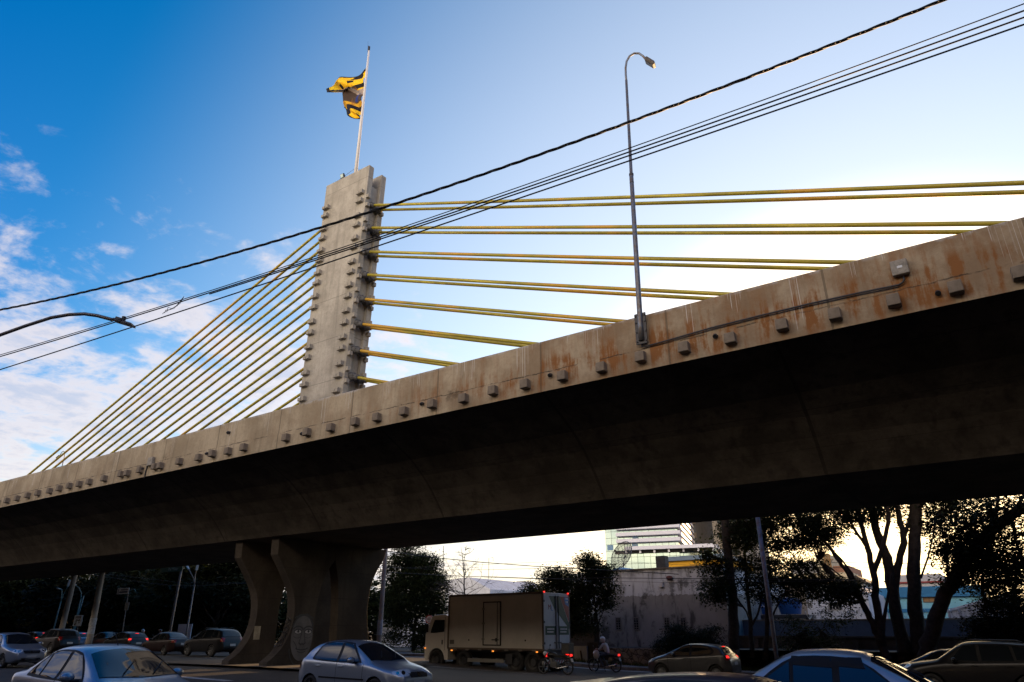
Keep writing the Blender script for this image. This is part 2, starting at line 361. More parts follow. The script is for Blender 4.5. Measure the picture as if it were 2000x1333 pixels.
sb = MB(); sb.box((-.135, -.1, 0), (.23, .26, .19)); sb.box((.135, -.1, .03), (.23, .26, .26)); sbo = None
for side, zz, xo in ((0, zl, .36), (1, zr, -.42)):
    for i, z in enumerate(zz):
        x = (-30.62 + xo) if side == 0 else xr(z) + xo
        if sbo is None: o = sbo = sb.build('bearing_block', CON_P, PY, bevel=.012)
        else: o = sbo.copy(); C.objects.link(o); o.parent = PY
        o.location = (x, 23.6, z)
e1 = MB(); e1.box((.08, 0, 0), (.22, .22, .24)); eo = None
for i, z in enumerate(zr):
    for y, dz, dx in ((23.72, -.32, 0), (24.98, -.30, -.08)):
        if eo is None: o = eo = e1.build('edge_block', CON_P, PY, bevel=.012)
        else: o = eo.copy(); C.objects.link(o); o.parent = PY
        o.location = (xr(z+dz) + dx, y, z+dz)
# stays: eight pairs each side, parallel, anchored in the pylon web and in the median
ZS = [25.48, 23.88, 22.24, 20.71, 19.14, 17.57, 15.97, 14.40]; XA = [20.0, 15.8, 11.5, 7.15, 2.8, -1.3, -5.45, -9.9]
for side in (1, -1):
    for k in range(8):
        for y in (24.05, 24.66):
            a = Vector((-26.9 if side > 0 else -30.5, y, ZS[k])); bx_ = XA[k] if side > 0 else -57.35 - XA[k]
            if side < 0: bx_ -= 1.3
            b_ = Vector((bx_, y, 8.95)); d = (b_-a).normalized(); n = 24
            L = (b_-a).length; pts = [a.lerp(b_, i/n) - Vector((0, 0, .10*math.sin(math.pi*i/n)*L/50)) for i in range(n+1)]
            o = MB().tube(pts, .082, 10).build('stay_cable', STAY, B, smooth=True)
            c = MB(); c.lathe([(.02, -.55), (.20, -.5), (.23, -.05), (.23, .10), (.17, .16), (.15, .42), (.09, .46), (.085, .47)], a, d, 14)
            for q in range(6):
                an = q*math.pi/3; u = d.orthogonal().normalized(); w = d.cross(u)
                c.tube([a + (u*math.cos(an)+w*math.sin(an))*.19 + d*.05, a + (u*math.cos(an)+w*math.sin(an))*.19 + d*.2], .03, 6)
            c.build('anchor_collar', ANCH, o, smooth=False)
ab = MB(); ab.bx(40, X1, YN+.5, YF-.5, -.6, ZG+1.8); ab.build('abutment', CON_C, B)
# pier: two hourglass frames standing across the bridge
def bez(p, q, r, n): return [((1-t)**2*p[0]+2*t*(1-t)*q[0]+t*t*r[0], (1-t)**2*p[1]+2*t*(1-t)*q[1]+t*t*r[1]) for t in [i/n for i in range(n+1)]]
def pier(xc):
    # profiles measured off the legs: a square head, a long inward curve to the waist, the near foot kicked out towards the street
    pr = [(21.15, ZG+.02), (21.2, 4.92), (21.85, 4.1), (22.35, 3.35), (22.52, 2.65), (22.50, 1.95), (22.28, 1.3), (21.88, .75), (21.35, .36), (21.35, -.1)]
    def smooth(ps):
        out = [ps[0], ps[1]]
        q = ps[1:-1]
        for i in range(len(q)-1):
            p0 = q[max(i-1, 0)]; p1 = q[i]; p2 = q[i+1]; p3 = q[min(i+2, len(q)-1)]
            for t in ([.25, .5, .75, 1.0]):
                out.append(tuple(.5*(2*p1[j] + (p2[j]-p0[j])*t + (2*p0[j]-5*p1[j]+4*p2[j]-p3[j])*t*t + (3*p1[j]-p0[j]-3*p2[j]+p3[j])*t**3) for j in (0, 1)))
        return out + [ps[-1]]
    pr = smooth(pr); m_ = 24.7
    inner = [(23.75, -.1), (23.8, 1.2), (23.8, 2.6), (23.95, 3.6), (24.3, 4.4), (m_, 4.9)]
    inn = [(25.35, -.1), (25.25, 1.2), (25.2, 2.4), (25.1, 3.4), (24.95, 4.2), (m_, 4.9)]
    ou = smooth([(28.3, ZG+.02), (28.1, 5.15), (27.70, 4.6), (27.36, 3.9), (27.22, 3.1), (27.22, 2.4), (27.42, 1.3), (27.75, .5), (27.85, .3), (27.85, -.1)])
    mb = MB()
    for A, I in ((pr, inner), (ou, inn)):              # each leg and half the head as a quad strip, front, back, edges
        vs = []; n = len(A)
        def ix(z):
            zs = [p[1] for p in I]
            for (y0, z0), (y1, z1) in zip(I, I[1:]):
                if z <= z1: return lerp(y0, y1, max(0, (z-z0)/(z1-z0)))
            return m_
        for y, z in A: vs += [(xc-.27, y, z), (xc+.27, y, z), (xc+.27, ix(z), z), (xc-.27, ix(z), z)]
        fs = []
        for i in range(n-1):
            a = i*4; b = a+4
            fs += [(a, a+1, b+1, b), (a+1, a+2, b+2, b+1), (a+2, a+3, b+3, b+2), (a+3, a, b, b+3)]
        fs += [(0, 1, 2, 3), ((n-1)*4+3, (n-1)*4+2, (n-1)*4+1, (n-1)*4)]
        mb.add(vs, fs)
    return mb
PIERS = []
for xc in (-30.65, -27.9):
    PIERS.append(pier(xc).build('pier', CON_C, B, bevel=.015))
# painted face and tags on the pier nearest the traffic
PAINT_B = mat('spray_black', (.03, .028, .028), .6); PAINT_G = mat('mural_grey', (.14, .13, .125), .85, var=.35, scale=2.0); PAINT_W = mat('mural_white', (.36, .34, .32), .8)
xm = -27.9 + .27
mg = MB()
fc = [(math.cos(a)*.62 + 23.12, math.sin(a)*.98 + 1.35) for a in [i*2*math.pi/40 for i in range(40)]]
fc = [(max(y, tab([(.3, 21.4), (.75, 21.93), (1.3, 22.33), (1.95, 22.55), (2.6, 22.56)], z)), max(z, .3)) for y, z in fc]
mg.prism(fc, lambda y, z: (xm+.001, y, z), lambda y, z: (xm+.004, y, z)); mur = mg.build('mural', PAINT_G, PIERS[1])
def line(pts, w=.028, m=PAINT_B, name='painted_marking'):
    mb = MB(); x = xm + .005
    for (a, b), (c, d) in zip(pts, pts[1:]):
        v = Vector((c-a, d-b)); n = Vector((-v.y, v.x)).normalized()*w/2; e = v.normalized()*w*.4
        P4 = [(a-e.x+n.x, b-e.y+n.y), (c+e.x+n.x, d+e.y+n.y), (c+e.x-n.x, d+e.y-n.y), (a-e.x-n.x, b-e.y-n.y)]
        mb.prism(P4, lambda y, z: (x, y, z), lambda y, z: (x+.003, y, z)); x += .0005
    return mb
ml = MB()
def arc(cy, cz, ry, rz, a0, a1, n=14): return [(cy+ry*math.cos(R(a0+(a1-a0)*i/n)), cz+rz*math.sin(R(a0+(a1-a0)*i/n))) for i in range(n+1)]
E1, E2 = 22.86, 23.46
for pts, w in [(arc(23.13, 1.62, .62, .70, 20, 165), .07), (arc(E1, 1.60, .21, .10, 5, 175), .05), (arc(E2, 1.60, .21, .10, 5, 175), .05), (arc(E1, 1.60, .21, .09, 190, 350), .025), (arc(E2, 1.60, .21, .09, 190, 350), .025), (arc(E1, 1.66, .28, .17, 15, 160), .06), (arc(E2, 1.66, .28, .17, 20, 165), .06),
               ([(23.08, 1.55), (23.03, 1.28), (22.97, 1.12)], .03), ([(23.24, 1.55), (23.29, 1.28), (23.35, 1.12)], .03), ([(22.99, 1.12), (23.09, 1.05), (23.17, 1.09), (23.25, 1.05), (23.35, 1.12)], .06),
               (arc(23.17, .92, .34, .09, 195, 345), .05), (arc(23.17, .80, .24, .08, 195, 345), .035), (arc(23.11, 1.0, .66, .85, 190, 262), .05), (arc(E1, 1.47, .24, .14, 205, 335), .02), (arc(E2, 1.47, .24, .14, 205, 335), .02), ([(22.66, 1.2), (22.83, 1.02), (22.91, .85)], .03), ([(22.61, 2.2), (22.91, 2.33), (23.31, 2.36), (23.66, 2.2)], .06)]:
    q = line(pts, w); ml.add(q.v, q.f)
for cy in (E1, E2): pu = MB(); pu.lathe([(0.0, 0), (.06, 0), (.06, .004)], (xm+.014, cy+.01, 1.615), (1, 0, 0), 12); pu.build('painted_pupil', PAINT_B, mur)
ml.build('painted_marking', PAINT_B, mur)
for cy in (E1, E2):
    ew = MB(); ew.prism(arc(cy, 1.60, .19, .085, 0, 360), lambda y, z: (xm+.0045, y, z), lambda y, z: (xm+.0062, y, z)); ew.build('painted_eye', PAINT_W, mur)
p2 = MB(); p2.bx(-30.65+.272, -30.65+.282, 22.5, 22.85, 1.25, 1.85); p2.build('notice', mat('old_paper', (.42, .38, .28), .9, var=.3), PIERS[0])
# looping black tag sprayed on the narrow front edge of the leg
tg = MB(); rg = random.Random(9)
def edge_y(z): return tab([(.36, 21.36), (.75, 21.88), (1.3, 22.28), (1.95, 22.50), (2.6, 22.52)], z)
pts = [Vector((-27.9 + .2*math.sin(i*1.9), edge_y(1.0 + 1.2*i/46 + .1*math.sin(i*2.7)) - .012, 1.0 + 1.2*i/46 + .1*math.sin(i*2.7))) for i in range(47)]
tg.tube(pts, .016, 4); tg.build('spray_tag', PAINT_B, PIERS[1])

# ------------------------------------------------------------------ things on the bridge
def resample(p, k):
    out = []
    for a, b in zip(p, p[1:]): out += [a.lerp(b, i/k) for i in range(k)]
    return out + [p[-1]]
def bridge_lamp(x, y, zbase, facing, label, first=None):
    r = empty('street_lamp', (x, y, zbase), label, 'street lamp', 'street lamps on the bridge')
    pole = MB(); H = 9.45; yo = -.12*facing
    pts = [(0, yo, 0), (0, yo, 5.4), (0, yo, 9.2)]
    pole.tube([(0, yo, -.5), (0, yo, 0), (.10, yo, 5.2), (.10, yo, 5.22), (.2, yo, 9.0)], [.085, .08, .066, .052, .042], 12)
    pole.build('pole', STEEL, r, smooth=True)
    arm = MB(); ap = [Vector((x, yo+facing*y, z)) for x, y, z in ((.2,0,8.95),(.20,.0,9.25),(.205,.02,9.55),(.25,.05,9.85),(.36,.08,10.05),(.52,.12,10.12),(.68,.15,10.05),(.80,.17,9.88),(.90,.2,9.66))]
    arm.tube(resample(ap, 2), .036, 10); arm.build('arm', STEEL, r, smooth=True)
    e = Vector(ap[-1]); hd = MB(); rot = Matrix.Rotation(R(48), 3, 'Y') @ Matrix.Rotation(R(20)*facing, 3, 'Z')
    hd.box(e + Vector((.12, .03*facing, -.10)), (.42, .34, .09), rot=rot, taper=.8); hd.box(e + Vector((.10, .03*facing, -.17)), (.34, .28, .10), rot=rot, taper=1.2)
    hd.build('lamp_head', mat('lamp_brown', (.06, .05, .045), .5), r, bevel=.02)
    br = MB(); br.box((0, yo+.02*facing, -.12), (.34, .04, .95)); 
    for sx in (-.14, .14):
        for zz in (-.5, -.2, .1, .3): br.lathe([(0, 0), (.025, 0), (.025, .03), (0, .03)], (sx, yo-.005*facing, zz-.02), (0, -facing, 0), 6)
    br.build('bracket', DKST, r)
    col = MB(); col.lathe([(.05, 0), (.075, 0), (.075, .06), (.05, .06)], (.1, yo, 5.15), (0, 0, 1), 10); col.lathe([(.05, 0), (.07, 0), (.07, .05), (.05, .05)], (.094, yo, 4.85), (0, 0, 1), 10); col.build('clamp', DKST, r)
    return r
LAMP = bridge_lamp(-7.03, YN-.02, 9.75, 1, 'tall curved street lamp bolted to the near face of the bridge parapet')
# a second lamp far to the left on the other parapet, only its head shows
pl = onY(130, 890, YF+.1)
r = copy_tree(LAMP); r.location = (pl.x-.6, YF+.15, pl.z-9.5); r.rotation_euler = (0, 0, R(180)); tag(r, 'lamp on the far parapet, only its head showing low among the left stay cables', 'street lamp')
# flagpole, its flag, and a floodlight on the pylon head
FPX_, FPY_ = -28.78, 24.3
fp = empty('flagpole', (FPX_, FPY_, 27.05), 'tall thin white flagpole standing on top of the concrete pylon', 'flagpole')
MB().tube([(0, 0, 0), (0, 0, 6), (0, 0, 12.2)], [.12, .09, .065], 12).build('pole', mat('white_paint', (.62, .6, .58), .5), fp, smooth=True)
f2 = MB(); f2.tube([(-.1, 0, 12.15), (-.12, 0, 12.75)], .025, 6); f2.tube([(-.1, 0, 12.2), (.02, 0, 12.2)], .03, 6); f2.tube([(-.16, 0, 12.7), (-.2, 0, 13.2)], .008, 4); f2.build('lightning_rod', DKST, fp)
f3 = MB(); f3.box((.0, 0, 12.45), (.10, .10, .34)); f3.build('beacon', DKST, fp, bevel=.02)
f4 = MB(); f4.tube([(0, 0, 2.2), (-1.25, -.6, 1.1)], .012, 5); f4.tube([(0, 0, 2.2), (1.1, -.5, 1.1)], .012, 5); f4.tube([(0, 0, 2.2), (.2, .6, 1.1)], .012, 5); f4.build('guy_wire', DKST, fp)
def flag_mat():
    m = bpy.data.materials.new('flag_cloth'); m.use_nodes = True; t = m.node_tree; b = t.nodes['Principled BSDF']
    uv = t.nodes.new('ShaderNodeUVMap'); s = nd(t, 'ShaderNodeSeparateXYZ'); t.links.new(uv.outputs[0], s.inputs[0]); U, V = s.outputs[0], s.outputs[1]
    def inr(v, a, c): return mth(t, 'MULTIPLY', mth(t, 'GREATER_THAN', v, a), mth(t, 'LESS_THAN', v, c))
    col = mixc(t, mth(t, 'LESS_THAN', V, 0.60), (.78, .60, .02), (.40, .36, .34)); col = mixc(t, mth(t, 'LESS_THAN', V, .46), col, (.10, .07, .06)); col = mixc(t, mth(t, 'LESS_THAN', V, .32), col, (.62, .42, .03))
    col = mixc(t, inr(V, .62, .68), col, (.015, .015, .02)); col = mixc(t, inr(V, .16, .26), col, (.015, .015, .03))
    col = mixc(t, mth(t, 'LESS_THAN', V, .16), col, (.78, .60, .02))
    nz = nd(t, 'ShaderNodeTexNoise', ins={'Scale': 5.0, 'Detail': 3.0}); t.links.new(uv.outputs[0], nz.inputs[0])
    col = mixc(t, mth(t, 'MULTIPLY', sstep(t, nz.outputs[0], .56, .68), .7), col, (.42, .20, .05))
    nz2 = nd(t, 'ShaderNodeTexNoise', ins={'Scale': 7.0, 'Detail': 2.0}); t.links.new(uv.outputs[0], nz2.inputs[0])
    col = mixc(t, mth(t, 'MULTIPLY', sstep(t, nz2.outputs[0], .66, .70), mth(t, 'LESS_THAN', V, .64)), col, (.09, .05, .03))
    col = mixc(t, mth(t, 'GREATER_THAN', mth(t, 'ABSOLUTE', mth(t, 'SUBTRACT', V, .5)), .475), col, (.015, .015, .02))
    col = mixc(t, mth(t, 'MULTIPLY', inr(V, .86, 1.0), inr(U, .12, .34)), col, (.015, .015, .02))
    col = mixc(t, mth(t, 'MULTIPLY', inr(V, .34, .50), inr(U, .15, .35)), col, (.03, .06, .30))
    col = mixc(t, mth(t, 'MULTIPLY', inr(V, .74, .80), mth(t, 'GREATER_THAN', mth(t, 'FRACT', mth(t, 'MULTIPLY', U, 3.0)), .62)), col, (.02, .02, .02))
    col = mixc(t, mth(t, 'GREATER_THAN', U, .95), col, (.02, .02, .03))
    t.links.new(col, b.inputs['Base Color']); b.inputs['Roughness'].default_value = .8
    tr = nd(t, 'ShaderNodeBsdfTranslucent'); t.links.new(col, tr.inputs[0]); mx = nd(t, 'ShaderNodeMixShader', ins={0: .45})
    t.links.new(b.outputs[0], mx.inputs[1]); t.links.new(tr.outputs[0], mx.inputs[2])
    t.links.new(mx.outputs[0], t.nodes['Material Output'].inputs[0]); return m
def flag():
    # cloth furled by the wind: the hoist runs down the pole, the fly lifts at the top and folds back below
    cols, rows = 30, 44; vs = []; uv = []
    for j in range(rows+1):
        v = j/rows; z0 = lerp(37.75, 33.35, v)
        wid = tab([(0, 3.3), (.12, 4.0), (.28, 3.5), (.42, 1.6), (.50, .9), (.56, 1.7), (.68, 2.2), (.80, 1.5), (.92, .8), (1, .15)], v)
        for i in range(cols+1):
            u = i/cols
            x = FPX_ - .07 - wid*(u**.92) + .10*math.sin(9*u+7*v)*u
            lift = tab([(0, .55), (.15, .95), (.3, .85), (.45, .25), (.55, .8), (.7, .9), (.85, .2), (1, 0)], v)
            z = z0 + lift*(u**1.3)*1.0 - .45*u*u*(1-v) - .25*math.sin(5*u + 2.5*v)*u
            y = FPY_ - .25*u + .42*math.sin(7.5*u + 9*v)*u**.6*(1 - .3*v) + .16*math.sin(17*v + 3*u)
            vs.append((x, y, z)); uv.append((u, 1-v))
    fs = [(j*(cols+1)+i, j*(cols+1)+i+1, (j+1)*(cols+1)+i+1, (j+1)*(cols+1)+i) for j in range(rows) for i in range(cols)]
    me = bpy.data.meshes.new('flag'); me.from_pydata(vs, [], fs); me.materials.append(flag_mat())
    l = me.uv_layers.new(name='UVMap')
    for lp in me.loops: l.data[lp.index].uv = uv[lp.vertex_index]
    me.polygons.foreach_set('use_smooth', [True]*len(me.polygons))
    o = bpy.data.objects.new('flag', me); C.objects.link(o)
    sd = o.modifiers.new('thick', 'SOLIDIFY'); sd.thickness = .012
    tag(o, 'torn yellow and black flag twisted by the wind on the pylon flagpole', 'flag')
flag()
pf = onY(671, 340, 23.75); fl = empty('floodlight', (pf.x, 23.75, ZP1), 'small black floodlight on the upper edge of the concrete pylon', 'floodlight')
q = MB(); q.box((0, -.05, .26), (.30, .12, .30), rot=Matrix.Rotation(R(15), 3, 'X')); q.build('housing', DKST, fl, bevel=.015)
q = MB(); q.box((0, -.118, .245), (.22, .01, .22), rot=Matrix.Rotation(R(15), 3, 'X')); q.build('glass', mat('lamp_glass', (.35, .5, .5), .1), fl)
q = MB(); q.bx(-.17, -.15, -.06, .02, 0, .3); q.bx(.15, .17, -.06, .02, 0, .3); q.bx(-.15, .15, -.06, .02, 0, .02); q.build('bracket', DKST, fl)
# overhead lines crossing the whole view, sagging between poles out of frame
A_ = R(11.0); NX, NY, DW = -math.sin(A_)*1, math.cos(A_), 9.0
NX = math.sin(A_)*-1
def wire(name, pix, r, label, cat='cable', group='overhead cables across the street', ext=3.0, twist=False, D=DW):
    P3 = [onN(x, y, NX, NY, D) for x, y in pix]
    h = Vector((NY, -NX, 0)); t = [p.dot(h) for p in P3]
    # a parabola through the measured points, run on past the frame to the poles on either side
    import numpy as np
    co = np.polyfit(t, [p.z for p in P3], 2); base = P3[0] - h*t[0]; base.z = 0
    ts = [lerp(t[0]-ext, t[-1]+ext, i/160) for i in range(161)]
    cl = [base + h*a + Vector((0, 0, float(np.polyval(co, a)))) for a in ts]
    mb = MB()
    if twist:
        for k in range(3):
            mb.tube([p + Vector((NX*math.cos(w), NY*math.cos(w), math.sin(w)))*r*.95 for p, w in [(p, 2*math.pi*k/3 + a*6.0) for p, a in zip(resample(cl, 8), [x/8*(ts[1]-ts[0]) for x in range((len(cl)-1)*8+1)])]], r*.75, 5)
    else: mb.tube(cl, r, 6)
    return tag(mb.build(name, mat('cable_black', (.012, .012, .013), .6), smooth=True), label, cat, group)
wire('overhead_cable', [(0,605),(300,540),(625,442),(850,372),(1110,285),(1228,240),(1500,135),(1700,55),(1850,0)], .0165, 'thick twisted black cable, highest of those crossing the sky', twist=True)
wire('overhead_cable', [(0,693),(300,604),(620,501),(950,388),(1228,292),(1500,188),(1800,78),(2000,14)], .009, 'thin black cable directly under the thick twisted one at the right edge', D=9.3)
wire('overhead_cable', [(0,697),(300,606),(620,505),(950,394),(1228,299),(1500,199),(1800,90),(2000,26)], .013, 'second thin black cable of the lower bundle, hanging with loose tie wire at left', D=9.4)
wire('overhead_cable', [(900,415),(1000,381),(1228,309),(1500,209),(1800,101),(2000,38)], .013, 'third thin black cable of the lower bundle crossing the bridge lamp', D=9.4, ext=6)
wire('overhead_cable', [(0,721),(300,630),(620,520),(950,403),(1228,318),(1500,224),(1800,116),(2000,49)], .013, 'lowest thin black cable, clear of the bundle and passing the lamp head at left', D=9.2)
lt = onN(340, 594, NX, NY, 9.35); q = MB()
for k in range(3): q.tube([lt + Vector((.35, 0, .08)), lt + Vector((.25-.1*k, 0, -.06-.03*k)), lt + Vector((-.05-.1*k, 0, -.1)), lt + Vector((-.22-.08*k, 0, -.02-.05*k)), lt + Vector((-.27-.08*k, .02, -.12))], .006, 5)
tag(q.build('loose_wire', MC['cable_black'], smooth=True), 'tangle of loose tie wire hanging from the thin overhead cables', 'wire')
# street lamp reaching in from the left, its post outside the frame
FW = Vector((-math.sin(YAW), math.cos(YAW)))
def onD(px, py, D): return onN(px, py, FW.x, FW.y, D)
base = onD(-75, 690, 15.0); lr = empty('street_lamp', (base.x, base.y, 0), 'grey street lamp arm reaching in from the left edge under the clouds', 'street lamp')
lloc = lambda x, y: onD(x, y, 15.0) - Vector((base.x, base.y, 0))
ap = [lloc(x, y) for x, y in [(-72,684),(-40,670),(0,655),(50,637),(100,621),(135,615),(165,613.5),(190,617),(220,625)]]
MB().tube(resample(ap, 3), .042, 10).build('arm', STEEL, lr, smooth=True)
MB().tube([(0, 0, 0), (0, 0, ap[0].z*.6), ap[0]], [.1, .085, .06], 12).build('pole', STEEL, lr, smooth=True)
h0, h1 = lloc(219, 624), lloc(266, 638); dv = (h1-h0); rot = dv.to_track_quat('X', 'Z').to_matrix()
q = MB(); q.box((h0+h1)/2, (dv.length*.82, .24, .055), rot=rot, taper=.9); q.box(h0 + dv*.30 + Vector((0, 0, .05)), (.16, .16, .07), rot=rot); q.build('lamp_head', DKST, lr, bevel=.012)
q = MB(); q.lathe([(0, 0), (.05, 0), (.05, .1), (0, .1)], h0 + dv*.45 + Vector((0, 0, .05)), (0, 0, 1), 10); q.build('photocell', DKST, lr)
# ------------------------------------------------------------------ cars
def chaikin(p, k=3):
    for _ in range(k):
        o = [p[0]]
        for a, b in zip(p, p[1:]):
            o += [(a[0]*.75+b[0]*.25, a[1]*.75+b[1]*.25), (a[0]*.25+b[0]*.75, a[1]*.25+b[1]*.75)]
        p = o + [p[-1]]
    return p
def smooth_keys(keys):
    return chaikin([(float(a), float(b)) for a, b in keys], 3)
GLASS = mat('car_glass', (.010, .013, .017), .03, 0, spec=.6)
TRIM = mat('black_trim', (.014, .014, .016), .6, spec=.2)
LENS = mat('headlight_glass', (.62, .66, .70), .15, .15, coat=.6)
CHROME = mat('chrome', (.55, .56, .58), .18, 1.0)
RIM = mat('alloy_rim', (.17, .175, .185), .4, .85)
TYRE = mat('tyre_rubber', (.014, .014, .015), .85)
TAIL = mat('tail_red', (.22, .008, .008), .15, coat=.5)
BRAKE = mat('brake_lit', (.5, .01, .008), .3, emis=(1, .02, .015), es=.45)
AMBER = mat('amber_lit', (.7, .25, .02), .3, emis=(1, .30, .04), es=.3)
PLATE = mat('plate_grey', (.38, .39, .40), .5)
SEAM = mat('door_gap', (.008, .008, .009), .9)
SPEC = {
 'hatch': dict(L=3.83, W=1.63, wb=2.37, fo=.78, R=.285, zb=.20,
    top=[(0,.60),(.04,.68),(.14,.735),(.35,.79),(.9,.91),(1.02,.95),(1.78,1.375),(2.05,1.425),(2.6,1.435),(3.0,1.41),(3.28,1.33),(3.58,1.02),(3.70,.93),(3.78,.84),(3.83,.58)],
    belt=[(0,.62),(.9,.855),(1.6,.89),(3.0,.95),(3.6,.96)], wins=[[(1.40,.93),(1.83,1.30),(2.12,1.345),(2.12,.915)],[(2.22,.92),(2.22,1.35),(2.62,1.355),(2.92,1.30),(3.10,1.0),(3.02,.965)]],
    dlo=[(1.30,.90),(1.80,1.34),(2.1,1.385),(2.65,1.392),(2.97,1.335),(3.19,.99),(3.08,.935),(2.0,.89)], ws=(1.06,1.72), rw=(3.32,3.60), hl='wide'),
 'sedan': dict(L=4.19, W=1.69, wb=2.44, fo=.80, R=.29, zb=.20,
    top=[(0,.60),(.04,.69),(.16,.75),(.4,.81),(.95,.93),(1.08,.97),(1.85,1.40),(2.15,1.455),(2.65,1.46),(3.0,1.42),(3.50,1.10),(3.62,1.05),(4.02,1.03),(4.12,.98),(4.17,.85),(4.19,.58)],
    belt=[(0,.62),(.95,.87),(1.6,.90),(3.2,.96),(4.0,.97)], wins=[[(1.47,.95),(1.90,1.28),(2.22,1.335),(2.22,.93)],[(2.32,.935),(2.32,1.335),(2.66,1.34),(2.86,1.31),(2.86,.965)],[(2.92,.97),(2.92,1.285),(3.22,1.085),(3.30,.995)]],
    dlo=[(1.40,.91),(1.88,1.31),(2.2,1.365),(2.68,1.37),(2.93,1.33),(3.29,1.09),(3.35,.985),(3.3,.945),(2.0,.90)], ws=(1.12,1.80), rw=(3.06,3.48), hl='round'),
 'compact': dict(L=3.90, W=1.70, wb=2.50, fo=.74, R=.31, zb=.19,
    top=[(0,.62),(.03,.72),(.12,.80),(.35,.88),(.75,.98),(.9,1.02),(1.75,1.42),(2.05,1.465),(2.5,1.47),(3.1,1.43),(3.42,1.36),(3.66,1.05),(3.8,.95),(3.87,.85),(3.90,.55)],
    belt=[(0,.66),(.8,.90),(1.5,.93),(3.0,1.03),(3.6,1.06)], wins=[[(1.28,.99),(1.80,1.35),(2.10,1.385),(2.10,.97)],[(2.2,.975),(2.2,1.385),(2.58,1.385),(2.95,1.325),(3.1,1.13),(2.98,1.04)]],
    dlo=[(1.16,.95),(1.78,1.39),(2.1,1.42),(2.62,1.42),(3.02,1.36),(3.25,1.14),(3.05,1.0),(2.0,.94)], ws=(.96,1.70), rw=(3.42,3.64), hl='wide'),
 'suv': dict(L=4.45, W=1.80, wb=2.62, fo=.86, R=.35, zb=.26,
    top=[(0,.75),(.03,.88),(.12,.96),(.3,1.0),(1.05,1.10),(1.16,1.14),(1.80,1.60),(2.1,1.665),(2.7,1.68),(3.6,1.64),(3.95,1.56),(4.22,1.16),(4.32,1.05),(4.40,.92),(4.45,.62)],
    belt=[(0,.78),(1.05,1.02),(1.7,1.05),(4.0,1.12)], wins=[[(1.50,1.10),(1.90,1.50),(2.28,1.56),(2.28,1.09)],[(2.38,1.09),(2.38,1.565),(3.05,1.565),(3.18,1.54),(3.25,1.12)],[(3.32,1.13),(3.27,1.535),(3.72,1.48),(3.88,1.22),(3.8,1.15)]],
    dlo=[(1.38,1.06),(1.86,1.55),(2.2,1.605),(3.1,1.61),(3.78,1.53),(3.98,1.22),(3.9,1.11),(2.0,1.05)], ws=(1.20,1.76), rw=(3.98,4.20), hl='wide'),
}
